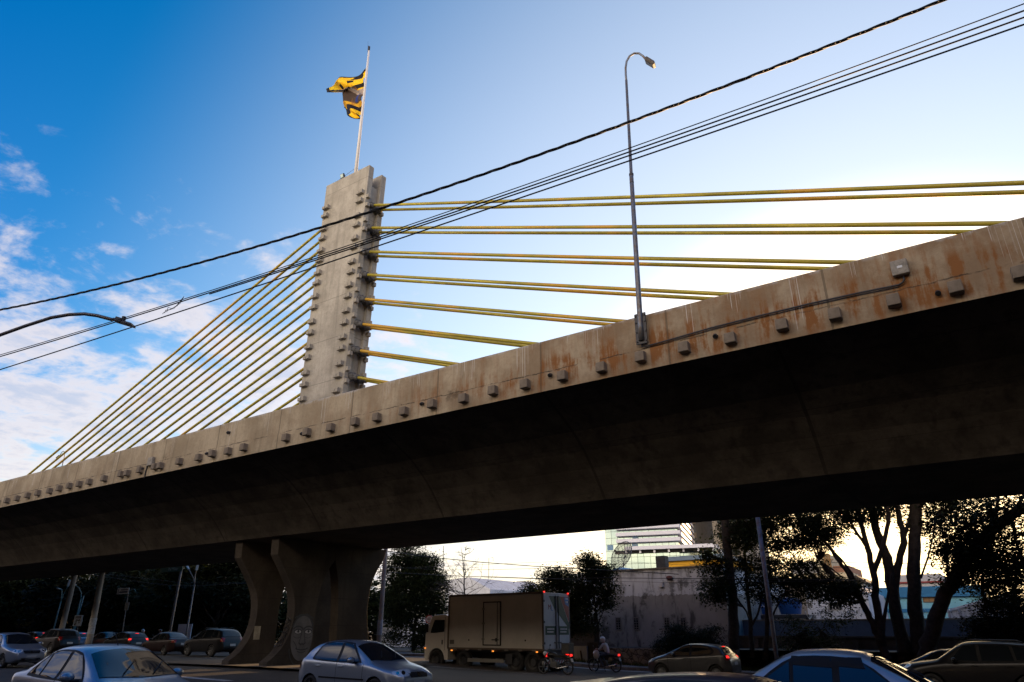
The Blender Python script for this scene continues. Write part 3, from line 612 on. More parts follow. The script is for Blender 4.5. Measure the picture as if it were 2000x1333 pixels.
def make_car(kindname, paint, label, cat='car', group=None, brake=False, roof_rail=False, spoiler=False, visors=False, stripe=False, dark_roof=None, name='car', plate_front=True, aerial=False):
    q = SPEC[kindname]; L, Wd, Rw, zb = q['L'], q['W'], q['R'], q['zb']; hx = L/2
    top = smooth_keys(q['top']); belt = smooth_keys(q['belt'])
    ax = [hx - q['fo'], hx - q['fo'] - q['wb']]
    def sect(d):
        e = min(d, L-d); pf = 1 - .30*(1-sm(0, .75, d))**2.2 - .20*(1-sm(0, .6, L-d))**2.2
        w = Wd/2*pf; zt = tab(top, d); zs = min(tab(belt, d), zt-.035); rise = max(0, zt-.06-zs)
        lo = zb + .12*(1-sm(0, .35, e))
        ws = w*.965; wr = max(.28*w, ws - .075 - .36*rise); zr = zt - .035 - .03*sm(0, .4, rise)
        p = [(0, lo+.03), (w*.80, lo), (w*.955, lo+.015), (w*.985, lo+.14), (w, lerp(lo, zs, .52)), (w*.995, zs-.10), (ws, zs-.01), (ws-.03-.02*rise, zs+.02)]
        if rise > .03: p += [(lerp(ws, wr, .62)-.01, lerp(zs, zr, .60))]
        p += [(wr+.02, zr-.025), (wr-.06, zr+.018), (wr*.55, zt-.008), (0, zt)]
        return chaikin(p, 2)
    ds = [0, .012, .03, .06, .10]; d = .14
    while d < L-.12: ds.append(d); d += .045
    ds += [L-.10, L-.06, L-.03, L-.012, L]
    N = 44
    def resamp(p):
        ln = [0]
        for a, b in zip(p, p[1:]): ln.append(ln[-1] + math.hypot(b[0]-a[0], b[1]-a[1]))
        out = []; j = 0
        for k in range(N):
            t = ln[-1]*k/(N-1)
            while j < len(p)-2 and ln[j+1] < t: j += 1
            u = (t-ln[j])/max(1e-9, ln[j+1]-ln[j]); out.append((lerp(p[j][0], p[j+1][0], u), lerp(p[j][1], p[j+1][1], u)))
        return out
    bm = bmesh.new(); rows = []
    for d in ds:
        s = resamp(sect(d)); k = 1.0
        e = min(d, L-d); f = .90 + .10*math.sqrt(max(0, 1-(1-min(1, e/.10))**2))
        zc = .55; s = [(y*f, zc + (z-zc)*(.93+.07*(f-.9)/.1)) for y, z in s]
        row = [bm.verts.new((hx-d, y, z)) for y, z in s] ; rw = [row[0]] + [bm.verts.new((hx-d, -y, z)) for y, z in s[1:-1]] + [row[-1]]
        rows.append((row, rw))
    for (a, a2), (b, b2) in zip(rows, rows[1:]):
        for k in range(N-1):
            bm.faces.new((a[k], a[k+1], b[k+1], b[k]))
            vs = (a2[k], b2[k], b2[k+1], a2[k+1])
            bm.faces.new(vs)
    for row, rw, fl in ((*rows[0], 1), (*rows[-1], 0)):
        lp = row + rw[1:-1][::-1]; bm.faces.new(lp if fl else lp[::-1])
    bmesh.ops.recalc_face_normals(bm, faces=bm.faces)
    bvh = BVHTree.FromBMesh(bm)
    Ra = Rw*1.16                                       # wheel arches cut out of the sides
    kill = [f for f in bm.faces if abs(f.calc_center_median().y) > Wd*.30 and any((f.calc_center_median().x-x)**2 + (f.calc_center_median().z-Rw)**2 < Ra*Ra for x in ax)]
    bmesh.ops.delete(bm, geom=kill, context='FACES')
    for e in [e for e in bm.edges if e.is_boundary]:
        for v in e.verts:
            for x in ax:
                dx, dz = v.co.x-x, v.co.z-Rw; r = math.hypot(dx, dz)
                if 0 < r < Ra*1.5 and v.co.z > zb+.02: v.co.x = x + dx/r*Ra; v.co.z = Rw + dz/r*Ra
    me = bpy.data.meshes.new('body'); bm.to_mesh(me); bm.free(); me.materials.append(paint)
    me.polygons.foreach_set('use_smooth', [True]*len(me.polygons))
    root = empty(name, (0, 0, 0), label, cat, group)
    body = bpy.data.objects.new('body', me); C.objects.link(body); body.parent = root
    def patch(name, poly, ang, m, off=.004, parent=root, cell=.045, dens=10):
        # a panel lying on the body: outline in the plane square to the direction `ang` (0 front, 90 left, -90 right, 180 rear, 'top')
        P = []
        n = len(poly)
        for i in range(n):
            a, b = Vector(poly[i]), Vector(poly[(i+1) % n]); k = max(1, int((b-a).length/.05))
            P += [a.lerp(b, j/k) for j in range(k)]
        pb = bmesh.new(); pb.faces.new([pb.verts.new((p[0], p[1], 0)) for p in P])
        xs = [p[0] for p in P]; ys = [p[1] for p in P]
        for c, nr, lo, hi in ((0, (1, 0, 0), min(xs), max(xs)), (1, (0, 1, 0), min(ys), max(ys))):
            v = lo + cell
            while v < hi - .01:
                co = (v, 0, 0) if c == 0 else (0, v, 0)
                bmesh.ops.bisect_plane(pb, geom=pb.verts[:] + pb.edges[:] + pb.faces[:], plane_co=co, plane_no=nr); v += cell
        for v in pb.verts:
            u, z = v.co.x, v.co.y
            if ang == 'top': o, dr = Vector((u, z, 4)), Vector((0, 0, -1))
            else:
                a = R(ang); out = Vector((math.cos(a), math.sin(a), 0)); o = out*6 + Vector((-math.sin(a), math.cos(a), 0))*u + Vector((0, 0, z)); dr = -out
            hit = bvh.ray_cast(o, dr)
            if hit[0] is None: hit = bvh.find_nearest(o + dr*(6 - hx*.8 if ang in (0, 180) else 5.2))
            nn = hit[1] if hit[1].dot(dr) < 0 else -hit[1]
            v.co = hit[0] + (nn*.7 - dr*.5)*off
        pm = bpy.data.meshes.new(name); pb.normal_update(); pb.to_mesh(pm); pb.free(); pm.materials.append(m)
        pm.polygons.foreach_set('use_smooth', [True]*len(pm.polygons))
        o = bpy.data.objects.new(name, pm); C.objects.link(o); o.parent = parent
        return o
    X = lambda d: hx - d
    for s in (1, -1):
        a = 90*s; U = (lambda d: -X(d)) if s > 0 else (lambda d: X(d))
        patch('window_trim', chaikin([(U(d), z) for d, z in q['dlo']] + [(U(q['dlo'][0][0]), q['dlo'][0][1])], 1)[:-1], a, TRIM, .008)
        for w in q['wins']: patch('side_window', [(U(d), z) for d, z in w], a, GLASS, .013)
        for d in [q['wins'][0][-1][0] + .05, q['ws'][0] + .14]:      # door gaps
            patch('door_gap', [(U(d-.006), zb+.12), (U(d+.006), zb+.12), (U(d+.006), tab(belt, d)), (U(d-.006), tab(belt, d))], a, SEAM, .003)
        dr = ax[1]
        hz = tab(belt, 2.2) - .11
        for d in (q['wins'][0][-1][0] - .12, q['wins'][1][-1][0] - .16 if kindname != 'sedan' else 2.80):
            h = MB(); yy = Wd/2 + .008; h.box((X(d), s*yy, hz), (.19, .03, .035)); h.build('door_handle', paint, root, bevel=.008)
        mz = tab(belt, 1.5) + .08; md = q['wins'][0][0][0] + .12
        mb = MB(); mb.ell((X(md), s*(Wd/2 + .10), mz), (.075, .115, .075), 12, 8); mi = mb.build('wing_mirror', paint, root, smooth=True)
        mb = MB(); mb.box((X(md-.02), s*(Wd/2 - .01), mz-.06), (.09, .16, .05)); mb.box((X(md+.06), s*(Wd/2+.10), mz), (.02, .17, .10)); mb.build('mirror_base', TRIM, root, bevel=.01)
        if stripe: patch('rub_strip', [(U(ax and (hx-ax[0]) + Ra + .02), .50), (U(hx-ax[1]-Ra-.02), .52), (U(hx-ax[1]-Ra-.02), .56), (U((hx-ax[0])+Ra+.02), .54)], a, TRIM, .009)
        if visors:
            for w in q['wins'][:2]:
                zt_ = max(p[1] for p in w); tp_ = [p[0] for p in w if p[1] > zt_-.09]; a0, a1 = min(tp_), max(tp_)
                patch('window_visor', [(U(a0-.03), zt_-.13), (U(a1+.04), zt_-.10), (U(a1+.02), zt_+.015), (U(a0+.02), zt_+.01)], a, TRIM, .020)
        patch('sill_trim', [(U(hx-ax[0]+Ra+.01), zb+.03), (U(hx-ax[1]-Ra-.01), zb+.03), (U(hx-ax[1]-Ra-.01), zb+.10), (U(hx-ax[0]+Ra+.01), zb+.10)], a, TRIM if kindname == 'suv' else paint, .005)
    w0 = Wd/2
    d0, d1 = q['ws']; patch('windscreen', [(X(d0), -w0*.80), (X(d1), -w0*.645), (X(d1+.05), 0), (X(d1), w0*.645), (X(d0), w0*.80), (X(d0-.09), 0)], 'top', GLASS, .009)
    d0, d1 = q['rw']; patch('rear_window', [(X(d0), -w0*.60), (X(d0), w0*.60), (X(d1), w0*.70), (X(d1), -w0*.70)], 'top', GLASS, .009)
    zh = tab(top, .2)
    # front: grille, bumper intake, plate, lamps wrapping the corners
    patch('grille', [(-.36, zh-.05), (.36, zh-.05), (.30, zh-.17), (-.30, zh-.17)], 0, TRIM, .006)
    g2 = patch('badge', [(.055*math.cos(t), zh-.105 + .055*math.sin(t)) for t in [i*math.pi/6 for i in range(12)]], 0, CHROME, .014)
    patch('air_intake', [(-.42, .30), (.42, .30), (.38, .40), (-.38, .40)], 0, TRIM, .005)
    if plate_front: patch('number_plate', [(-.20, .43), (.20, .43), (.20, .52), (-.20, .52)], 0, PLATE, .012)
    for s in (1, -1):
        a = 38*s
        uc = (w0*.62*math.cos(R(38)) - (hx-.18)*math.sin(R(38)))*s
        if q['hl'] == 'wide': pl_ = [(-.27, -.03), (-.20, -.10), (.08, -.12), (.20, -.06), (.22, .0), (.0, .035), (-.18, .05), (-.26, .03)]
        else: pl_ = [(.20*math.cos(t), .085*math.sin(t) - .04) for t in [i*math.pi/8 for i in range(16)]]
        hl = patch('headlight', [(uc + u*s, zh - .03 + v) for u, v in pl_], a, LENS, .008)
        for du, rr in ((-.07, .05), (.08, .042)):
            patch('lamp_reflector', [(uc + s*du + rr*math.cos(t), zh - .06 + rr*.9*math.sin(t)) for t in [i*math.pi/6 for i in range(12)]], a, CHROME, .013, parent=hl)
        # rear lamps
        zt_ = tab(belt, L-.3) - .04
        a2 = 180 - 32*s; aa = R(a2)
        uc2 = -(-hx+.10)*math.sin(aa)*1 + s*w0*.80*math.cos(aa)
        sg = 1
        pl_ = [(-.13, -.20), (.12, -.20), (.14, .02), (-.10, .05)] if kindname != 'sedan' else [(-.17, -.14), (.16, -.14), (.17, .03), (-.15, .04)]
        tl = patch('tail_light', [(uc2 + u, zt_ + v) for u, v in pl_], a2, TAIL, .008)
        if brake: patch('brake_light', [(uc2 - .09, zt_-.12), (uc2 + .09, zt_-.12), (uc2+.09, zt_-.03), (uc2-.09, zt_-.03)], a2, BRAKE, .014, parent=tl)
    patch('number_plate', [(-.20, .62), (.20, .62), (.20, .75), (-.20, .75)], 180, PLATE, .010)
    if brake:
        hb = MB(); dz = q['rw'][0]; hb.box((X(dz-.02), 0, tab(top, dz)+.012), (.05, .24, .035)); hb.build('brake_light', BRAKE, root)
    if spoiler:
        sp_ = MB(); dz = q['rw'][0]; sp_.box((X(dz+.06), 0, tab(top, dz)+.0), (.36, w0*1.22, .055), rot=Matrix.Rotation(R(4), 3, 'Y'), taper=.92); sp_.build('spoiler', paint, root, bevel=.02)
    if roof_rail:
        for s in (1, -1):
            rr = MB(); rr.tube([(X(2.0), s*w0*.62, 1.66), (X(2.15), s*w0*.62, 1.715), (X(3.4), s*w0*.62, 1.70), (X(3.6), s*w0*.62, 1.63)], .018, 8); rr.build('roof_rail', DKST, root, smooth=True)
    if aerial: an = MB(); an.tube([(X(q['ws'][1]+.22), 0, tab(top, q['ws'][1]+.22)-.01), (X(q['ws'][1]+.42), 0, tab(top, q['ws'][1]+.22)+.22)], [.010, .004], 6); an.build('aerial', TRIM, root)
    wp = MB()
    for yy in (-.30, .22): wp.tube([(X(q['ws'][0]-.01), yy, tab(top, q['ws'][0]-.01)+.03), (X(q['ws'][0]+.30), yy+.30, tab(top, q['ws'][0]+.30)+.02)], .009, 5)
    wp.build('wiper', TRIM, root)
    # wheels: tyre, spoked rim; dark liner behind
    Wt = .19
    ty = MB(); ty.lathe([(Rw*.66, -Wt/2+.01), (Rw*.93, -Wt/2), (Rw, -Wt/2+.035), (Rw, Wt/2-.035), (Rw*.93, Wt/2), (Rw*.66, Wt/2-.01), (Rw*.66, -Wt/2+.01)], (0, 0, 0), (0, 1, 0), 28)
    rm = MB(); rm.lathe([(Rw*.665, Wt/2-.012), (Rw*.60, Wt/2-.03), (Rw*.60, 0), (.02, 0)], (0, 0, 0), (0, 1, 0), 28)
    rm.lathe([(.0, Wt/2-.02), (.05, Wt/2-.025), (.06, Wt/2-.05), (.06, 0)], (0, 0, 0), (0, 1, 0), 14)
    for k in range(5):
        t = 2*math.pi*k/5; rot = Matrix.Rotation(-t, 3, 'Y')
        rm.box(rot @ Vector((Rw*.36, Wt/2-.045, 0)), (Rw*.58, .03, Rw*.20), rot=rot)
    first = None
    for x in ax:
        for s in (1, -1):
            if first is None:
                w = empty_part = bpy.data.objects.new('wheel', bpy.data.meshes.new('wheel')); 
                hub = MB(); hub.lathe([(0, -.06), (Rw*.55, -.06), (Rw*.55, -.02), (0, -.02)], (0, 0, 0), (0, 1, 0), 18)
                bpy.data.objects.remove(w); w = hub.build('wheel', DKST, root)
                t_ = ty.build('tyre', TYRE, w, smooth=True); r_ = rm.build('rim', RIM, w)
                first = w
            else: w = copy_tree(first, root)
            w.location = (x, s*(w0*.985 - Wt/2 - .01), Rw); w.rotation_euler = (0, random.Random(int(x*99)+s).uniform(0, 1), 0 if s > 0 else math.pi)
            ln = MB(); ln.tube([(x, s*(w0*.90), Rw), (x, s*.42, Rw)], Ra*1.0, 24, cap=False); ln.lathe([(0, 0), (Ra, 0)], (x, s*.42, Rw), (0, 1, 0), 24)
            # keep the liner above the sill line
            ln.v = [(a, b, max(c, zb-.02)) for a, b, c in ln.v]
            ln.build('arch_liner', BLACK, root, fix=False)
    return root
def place(o, px, Y, facing, dz=0.0, rz=0.0, pyx=1275):
    p = onY(px, pyx, Y); o.location = (p.x, Y, G(p.x, Y) + dz); o.rotation_euler = (0, 0, (0 if facing > 0 else math.pi) + R(rz)); return o
SILVER = mat('silver_paint', (.27, .31, .37), .34, .6, coat=.6); SILVER2 = mat('pale_silver_paint', (.40, .41, .43), .4, .45, coat=.5)
BLKP = mat('black_paint', (.006, .006, .008), .32, 0, coat=.12, spec=.3); REDP = mat('dark_red_paint', (.012, .003, .003), .3, 0, coat=.12, spec=.35)
BLUEP = mat('dark_blue_paint', (.010, .020, .055), .28, .3, coat=.4); GREYP = mat('graphite_paint', (.085, .085, .09), .32, .7, coat=.5); WHITEP = mat('white_paint_car', (.60, .62, .64), .35, 0, coat=.5)
NEAR = 'cars coming towards the junction in the near lanes'; FAR = 'cars queueing away under the bridge'
place(make_car('hatch', SILVER, 'silver five door hatchback with black side strip, in front of the mural pier', stripe=True, group=NEAR, aerial=True), 716, 14.5, 1)
place(make_car('sedan', SILVER, 'pale blue silver saloon with aerial and dark windscreen, cut by the bottom left edge', group=NEAR, aerial=True), 224, 7.0, 1)
place(make_car('sedan', SILVER2, 'silver saloon with tinted windows and rain visors, in front of the trees', group=NEAR, visors=True), 1668, 12.4, 1, dz=.08)
place(make_car('compact', BLUEP, 'dark blue hatchback with rear spoiler, only its roof above the bottom edge', group=NEAR, spoiler=True), 1452, 7.2, 1, dz=-.05)
place(make_car('sedan', SILVER, 'silver saloon with pale headlight at the left edge, behind the blue silver saloon', group=NEAR), 22, 15.6, 1)
place(make_car('compact', GREYP, 'dark grey hatchback with lit red tail light, beside the stone wall', group=FAR, brake=True), 1352, 32.5, -1)
place(make_car('suv', BLKP, 'large black four wheel drive at the right edge, seen through its side glass', group=FAR, roof_rail=True), 1905, 29.2, -1)
place(make_car('compact', BLUEP, 'low dark car half hidden behind the large black four wheel drive', group=FAR), 1838, 32.6, -1)
place(make_car('suv', BLKP, 'black tall car with red rear lamp, right beside the curved pier leg', group=FAR, roof_rail=True), 412, 29.5, -1)
place(make_car('sedan', REDP, 'dark red saloon, in the queue just left of the black tall car by the pier', group=FAR), 322, 29.7, -1)
place(make_car('compact', BLKP, 'black hatchback with one small red lamp lit, behind the roof of the blue silver saloon', group=FAR, brake=True), 240, 29.7, -1)
place(make_car('sedan', BLKP, 'black saloon with shining windscreen, at the foot of the poster covered pole', group=FAR), 200, 32.8, -1)
place(make_car('suv', BLKP, 'black boxy car in front of the leaning concrete pole', group=FAR), 104, 27.3, -1)
place(make_car('compact', REDP, 'dark car with bright red brake lamps, partly hidden by the black boxy car', group=FAR, brake=True), 62, 30.6, -1)
place(make_car('hatch', SILVER, 'pale blue hatchback with high red brake lamp, left of the poster covered pole', group=FAR, brake=True), 141, 33.5, -1)
place(make_car('compact', WHITEP, 'small white car farther off beyond the pale blue hatchback', group=FAR), 150, 39.0, -1)
place(make_car('compact', GREYP, 'dark car hidden behind the truck, one wheel showing under its body', group=FAR), 957, 35.6, -1)

# ------------------------------------------------------------------ the box truck
def truck():
    bodym = mat('box_panel', (.44, .41, .365), .6, var=.12, scale=1.2, bump=.0); t = bodym.node_tree
    if 'wv' not in t.nodes:
        v = t.nodes['Texture Coordinate'].outputs['Object']; wv = nd(t, 'ShaderNodeTexWave', bands_direction='Z', ins={'Scale': 6.0}); wv.name = 'wv'
        t.links.new(v, wv.inputs[0]); bn = nd(t, 'ShaderNodeBump', ins={'Strength': .25, 'Distance': .01}); t.links.new(wv.outputs[1], bn.inputs['Height']); t.links.new(bn.outputs[0], t.nodes['Principled BSDF'].inputs['Normal'])
    cabm = mat('cab_white', (.56, .54, .50), .4, coat=.3); wht = mat('rear_door_white', (.50, .50, .50), .6, var=.2, scale=1.0)
    grn = mat('sticker_green', (.006, .045, .03), .5); redm = mat('sticker_red', (.25, .02, .02), .5); blu = mat('sticker_blue', (.05, .16, .40), .5); wm = mat('sticker_white', (.5, .5, .5), .6)
    LB = 6.0; H0, H1 = 1.05, 3.66; w = 1.2
    r = empty('box_truck', (0, 0, 0), 'white box truck with side door and red lit tail lamps, beyond the pier', 'truck')
    # x: front is -X here; box from x=0 (rear) to -LB
    b = MB(); b.bx(-LB, 0, -w, w, H0, H1); cb = b.build('cargo_box', bodym, r, bevel=.02)
    f = MB()
    for x in (-LB, 0): 
        for y in (-w-.012, w+.012): f.box((x, y, (H0+H1)/2), (.09, .05, H1-H0+.02))
    for y in (-w-.014, w+.014):
        for z in (H0+.02, H1-.02): f.box((-LB/2, y, z), (LB-.09, .045, .09))
    f.build('box_frame', mat('frame_brown', (.09, .065, .05), .6), r)
    d = MB(); x0, x1, z0, z1 = -3.62, -2.58, H0+.22, H1-.42
    d.bx(x0, x1, -w-.03, -w-.002, z0, z1); sd = d.build('side_door', bodym, r)
    e = MB()
    for a in ((x0-.05, x0, z0-.05, z1+.05), (x1, x1+.05, z0-.05, z1+.05), (x0, x1, z0-.05, z0), (x0, x1, z1, z1+.05)): e.bx(a[0], a[1], -w-.045, -w-.001, a[2], a[3])
    e.build('door_seal', TRIM, sd)
    for zz in (z0+.25, (z0+z1)/2, z1-.3): h = MB(); h.box((x0-.02, -w-.05, zz), (.16, .03, .09)); h.tube([(x0-.03, -w-.065, zz-.06), (x0-.03, -w-.065, zz+.06)], .015, 6); h.build('hinge', mat('hinge_steel', (.2, .19, .17), .5, .6), sd)
    h = MB(); h.bx(-LB+.12, -LB+.40, -w-.012, -w-.001, H0+.22, H0+.42); h.build('hatch', mat('hatch_grey', (.10, .09, .08), .7), r)
    for xx in (-4.6, -1.05): h = MB(); h.lathe([(0, 0), (.04, 0), (.04, .02), (0, .02)], (xx, -w-.001, H0+.42), (0, -1, 0), 10); h.build('vent_cap', TRIM, r)
    for k in range(7): h = MB(); h.box((-LB+.5+k*.83, -w-.03, H0-.02), (.22, .05, .07)); h.build('clamp', mat('clamp_grey', (.16, .14, .12), .6, .3), r)
    e = MB(); e.tube([(x1-.16, -w-.06, z0), (x1-.16, -w-.06, z1)], .018, 8); e.box((x1-.28, -w-.07, z0+.22), (.42, .03, .05)); e.box((x1-.22, -w-.06, z0+.22), (.08, .05, .16)); e.build('lock_bar', DKST, sd)
    for y, sgn in ((-.6, -1), (.6, 1)):
        dd = MB(); dd.bx(.002, .035, y-.575, y+.575, H0+.06, H1-.12); rd = dd.build('rear_door', wht, r, bevel=.008)
        lb = MB(); lb.tube([(.06, y*.22, H0+.05), (.06, y*.22, H1-.12)], .02, 8); lb.box((.07, y*.30, H0+.32), (.03, .26, .05)); lb.build('lock_bar', DKST, rd)
        for z in (H0+.3, 2.3, H1-.4):
            h = MB(); h.box((.045, y+sgn*.57, z), (.03, .10, .10)); h.build('hinge', DKST, rd)
        s = MB(); s.bx(.036, .039, y-.48, y+.50, 1.72, 2.12); sk = s.build('sticker', grn, rd)
        rows_ = [('Produtos', .13), ('da terra', .0)] if y < 0 else [('', .1)]
        for i, (a, b2, z) in enumerate([(y-.30, y+.34, 1.99), (y-.30, y+.25, 1.86)]):
            tl = MB(); rr = random.Random(int(y*10)+i); x_ = a
            while x_ < b2: k = rr.uniform(.05, .12); tl.bx(.0392, .0412, x_, min(b2, x_+k), z-.035, z+.03); x_ += k + .02
            tl.build('lettering', wm, sk)
    Mx = Matrix.Translation((.0365, -.55, 3.02)) @ Matrix.Rotation(R(90), 4, 'Z') @ FACE_S
    text_mesh('logo', 'M', .34, redm, r, Matrix.Translation((.0365, -.66, 2.98)) @ Matrix.Rotation(R(90), 4, 'Z') @ FACE_S)
    text_mesh('logo', 'L', .34, blu, r, Matrix.Translation((.0366, -.44, 2.92)) @ Matrix.Rotation(R(90), 4, 'Z') @ FACE_S)
    sw = MB(); sw.prism([(-.72, H1-.15), (-.05, H1-.15), (-.05, H1-.95)], lambda y, z: (.0362, y, z), lambda y, z: (.0385, y, z)); sw.build('rear_graphic', grn, r)
    sw = MB(); sw.prism([(.05, H1-.15), (.05, 2.62), (1.15, 2.05), (1.15, 2.30), (.05, 3.02)][0:1] + [(.30, H1-.15), (1.15, 2.2), (1.15, 1.98), (.05, 2.75)], lambda y, z: (.0362, y, z), lambda y, z: (.0382, y, z)); sw.build('rear_graphic', grn, r)
    sw = MB(); sw.prism([(.32, H1-.15), (1.15, H1-.15), (1.15, 2.25)], lambda y, z: (.0363, y, z), lambda y, z: (.0383, y, z)); sw.build('rear_graphic', redm, r)
    sw = MB(); sw.prism([(.72, H1-.18), (1.13, H1-.18), (1.13, H1-.62), (.8, H1-.5)], lambda y, z: (.0386, y, z), lambda y, z: (.0402, y, z)); sw.build('rear_graphic', blu, r)
    for dz in (.24, .40):
        s = MB(); s.box((.0415, .97, H1-dz), (.002, .24, .09)); s.build('rear_graphic', wm, r)
    for y in (-1.12, 1.12):
        m = MB(); m.box((.03, y, H1+.02), (.06, .08, .06)); m.build('marker_light', BRAKE, r)
    for x in (-5.7, -3.0, -.35):
        m = MB(); m.box((x, -w-.05, H0-.08), (.09, .05, .06)); m.build('marker_light', AMBER, r)
    ch = MB(); ch.bx(-LB-1.6, 0, -.42, .42, .62, 1.0); ch.bx(-LB, 0, -1.1, 1.1, .95, 1.045); ch.build('chassis', DKST, r)
    for sgn in (-1, 1):
        s = MB(); s.bx(-4.7, -2.4, sgn*1.13-.03, sgn*1.13+.03, .45, .62); s.build('side_guard', mat('guard_alu', (.25, .24, .22), .5, .6), r)
        s = MB(); s.bx(-2.3, -1.9, sgn*.95-.2, sgn*.95+.2, .38, .85); s.build('tool_box', DKST, r, bevel=.02)
    bp = MB(); bp.box((-.08, 0, .52), (.10, 2.2, .16)); bpo = bp.build('rear_bumper', wm, r)
    st = MB()
    for k in range(9): st.prism([(-1.05+k*.235, .445), (-.94+k*.235, .445), (-.84+k*.235, .595), (-.95+k*.235, .595)], lambda y, z: (-.029, y, z), lambda y, z: (-.024, y, z))
    st.build('hazard_stripe', redm, bpo)
    for y in (-.92, .92):
        m = MB(); m.box((-.02, y, .84), (.06, .38, .22)); tl = m.build('tail_light', TAIL, r, bevel=.01)
        m = MB(); m.box((.012, y, .84), (.01, .30, .16)); m.build('brake_light', BRAKE, tl)
    m = MB(); m.box((-.02, -.05, .98), (.03, .42, .14)); m.build('number_plate', PLATE, r)
    fl = MB()
    for y in (-.9, .9): fl.bx(-.42, -.40, y-.28, y+.28, .25, .75)
    for y in (-.9, .9): pass
    m1 = MB(); m1.bx(-.42, -.40, -1.18, -.62, .25, .75); m1.build('mud_flap', BLACK, r); m1 = MB(); m1.bx(-.42, -.40, .62, 1.18, .25, .75); m1.build('mud_flap', BLACK, r)
    # cab: profile extruded across, rounded
    x = -LB-.12
    prof = [(x, .62), (x, 2.62), (x-.25, 2.72), (x-1.0, 2.70), (x-1.22, 2.60), (x-1.48, 1.98), (x-1.62, 1.72), (x-1.66, .62), (x-1.60, .48), (x-1.25, .48)]
    arch = [(x-.80 + .56*math.cos(t), .50 + .56*math.sin(t)) for t in [math.pi*i/10 for i in range(11)]][::-1]
    prof = prof[:-1] + [(x-1.38, .48)] + arch[0:] + [(x, .50)]
    prof = [p for p in prof if p != (x, .62)]
    cbm = MB(); cbm.prism(prof, lambda a, b: (a, -1.08, b), lambda a, b: (a, 1.08, b)); cab = cbm.build('cab', cabm, r, bevel=.05)
    for sgn in (-1, 1):
        p = MB(); y = sgn*1.083
        wn = [(x-.28, 1.86), (x-.28, 2.45), (x-.98, 2.45), (x-1.22, 1.98), (x-1.24, 1.80), (x-.9, 1.80)]
        p.prism(wn, lambda a, b: (a, y, b), lambda a, b: (a, y+sgn*.012, b)); p.build('side_window', GLASS, cab)
        p = MB(); p.bx(x-.24, x-.225, min(y, y+sgn*.006), max(y, y+sgn*.006), .95, 2.6); p.build('door_gap', SEAM, cab)
        p = MB(); p.box((x-.40, sgn*1.09, 1.35), (.06, .03, .22)); p.build('door_handle', TRIM, cab)
        p = MB(); p.box((x-1.42, sgn*1.22, 2.05), (.10, .16, .42)); p.tube([(x-1.3, sgn*1.08, 2.3), (x-1.42, sgn*1.22, 2.24)], .015, 6); p.build('wing_mirror', TRIM, cab, bevel=.02)
        p = MB(); p.box((x-1.67, sgn*.82, .86), (.05, .30, .18)); p.build('headlight', LENS, cab, bevel=.01)
        p = MB(); p.box((x-1.60, sgn*1.08, 1.05), (.12, .03, .05)); p.build('indicator', AMBER, cab)
    ws = MB(); ws.prism([(-.95, 2.0), (.95, 2.0), (.88, 2.56), (-.88, 2.56)], lambda y, z: (x-1.48+(z-2.0)*.42-.006, y, z), lambda y, z: (x-1.48+(z-2.0)*.42-.018, y, z)); ws.build('windscreen', GLASS, cab)
    wh = None; Rw = .49
    for xx, dual in ((x-.80, 0), (-4.55 - 0, 0), (-2.05+.55, 1), (-.55+.0, 1)):
        pass
    for xx in (x-.80, -5.05, -1.75, -.72):
        for sgn in (-1, 1):
            if wh is None:
                hub = MB(); hub.lathe([(0, .04), (.16, .05), (.2, -.02), (.2, -.1), (0, -.1)], (0, 0, 0), (0, 1, 0), 16); wh = hub.build('wheel', DKST, r)
                tt = MB(); tt.lathe([(.30, -.13), (Rw*.95, -.13), (Rw, -.09), (Rw, .09), (Rw*.95, .13), (.30, .13), (.30, -.13)], (0, 0, 0), (0, 1, 0), 26); tt.build('tyre', TYRE, wh, smooth=True)
                tt = MB(); tt.lathe([(.305, .11), (.26, .05), (.22, -.04), (.0, -.05)], (0, 0, 0), (0, 1, 0), 20); tt.build('rim', mat('steel_rim', (.10, .10, .10), .6, .5), wh)
                o = wh
            else: o = copy_tree(wh, r)
            o.location = (xx, sgn*.98, Rw); o.rotation_euler = (0, 0, 0 if sgn > 0 else math.pi)
    return r
tk = truck(); p = onY(1063, 1285, 30.4); tk.location = (p.x, 31.6, G(p.x, 31.6)-.04); tk.rotation_euler = (0, 0, R(-1.5))

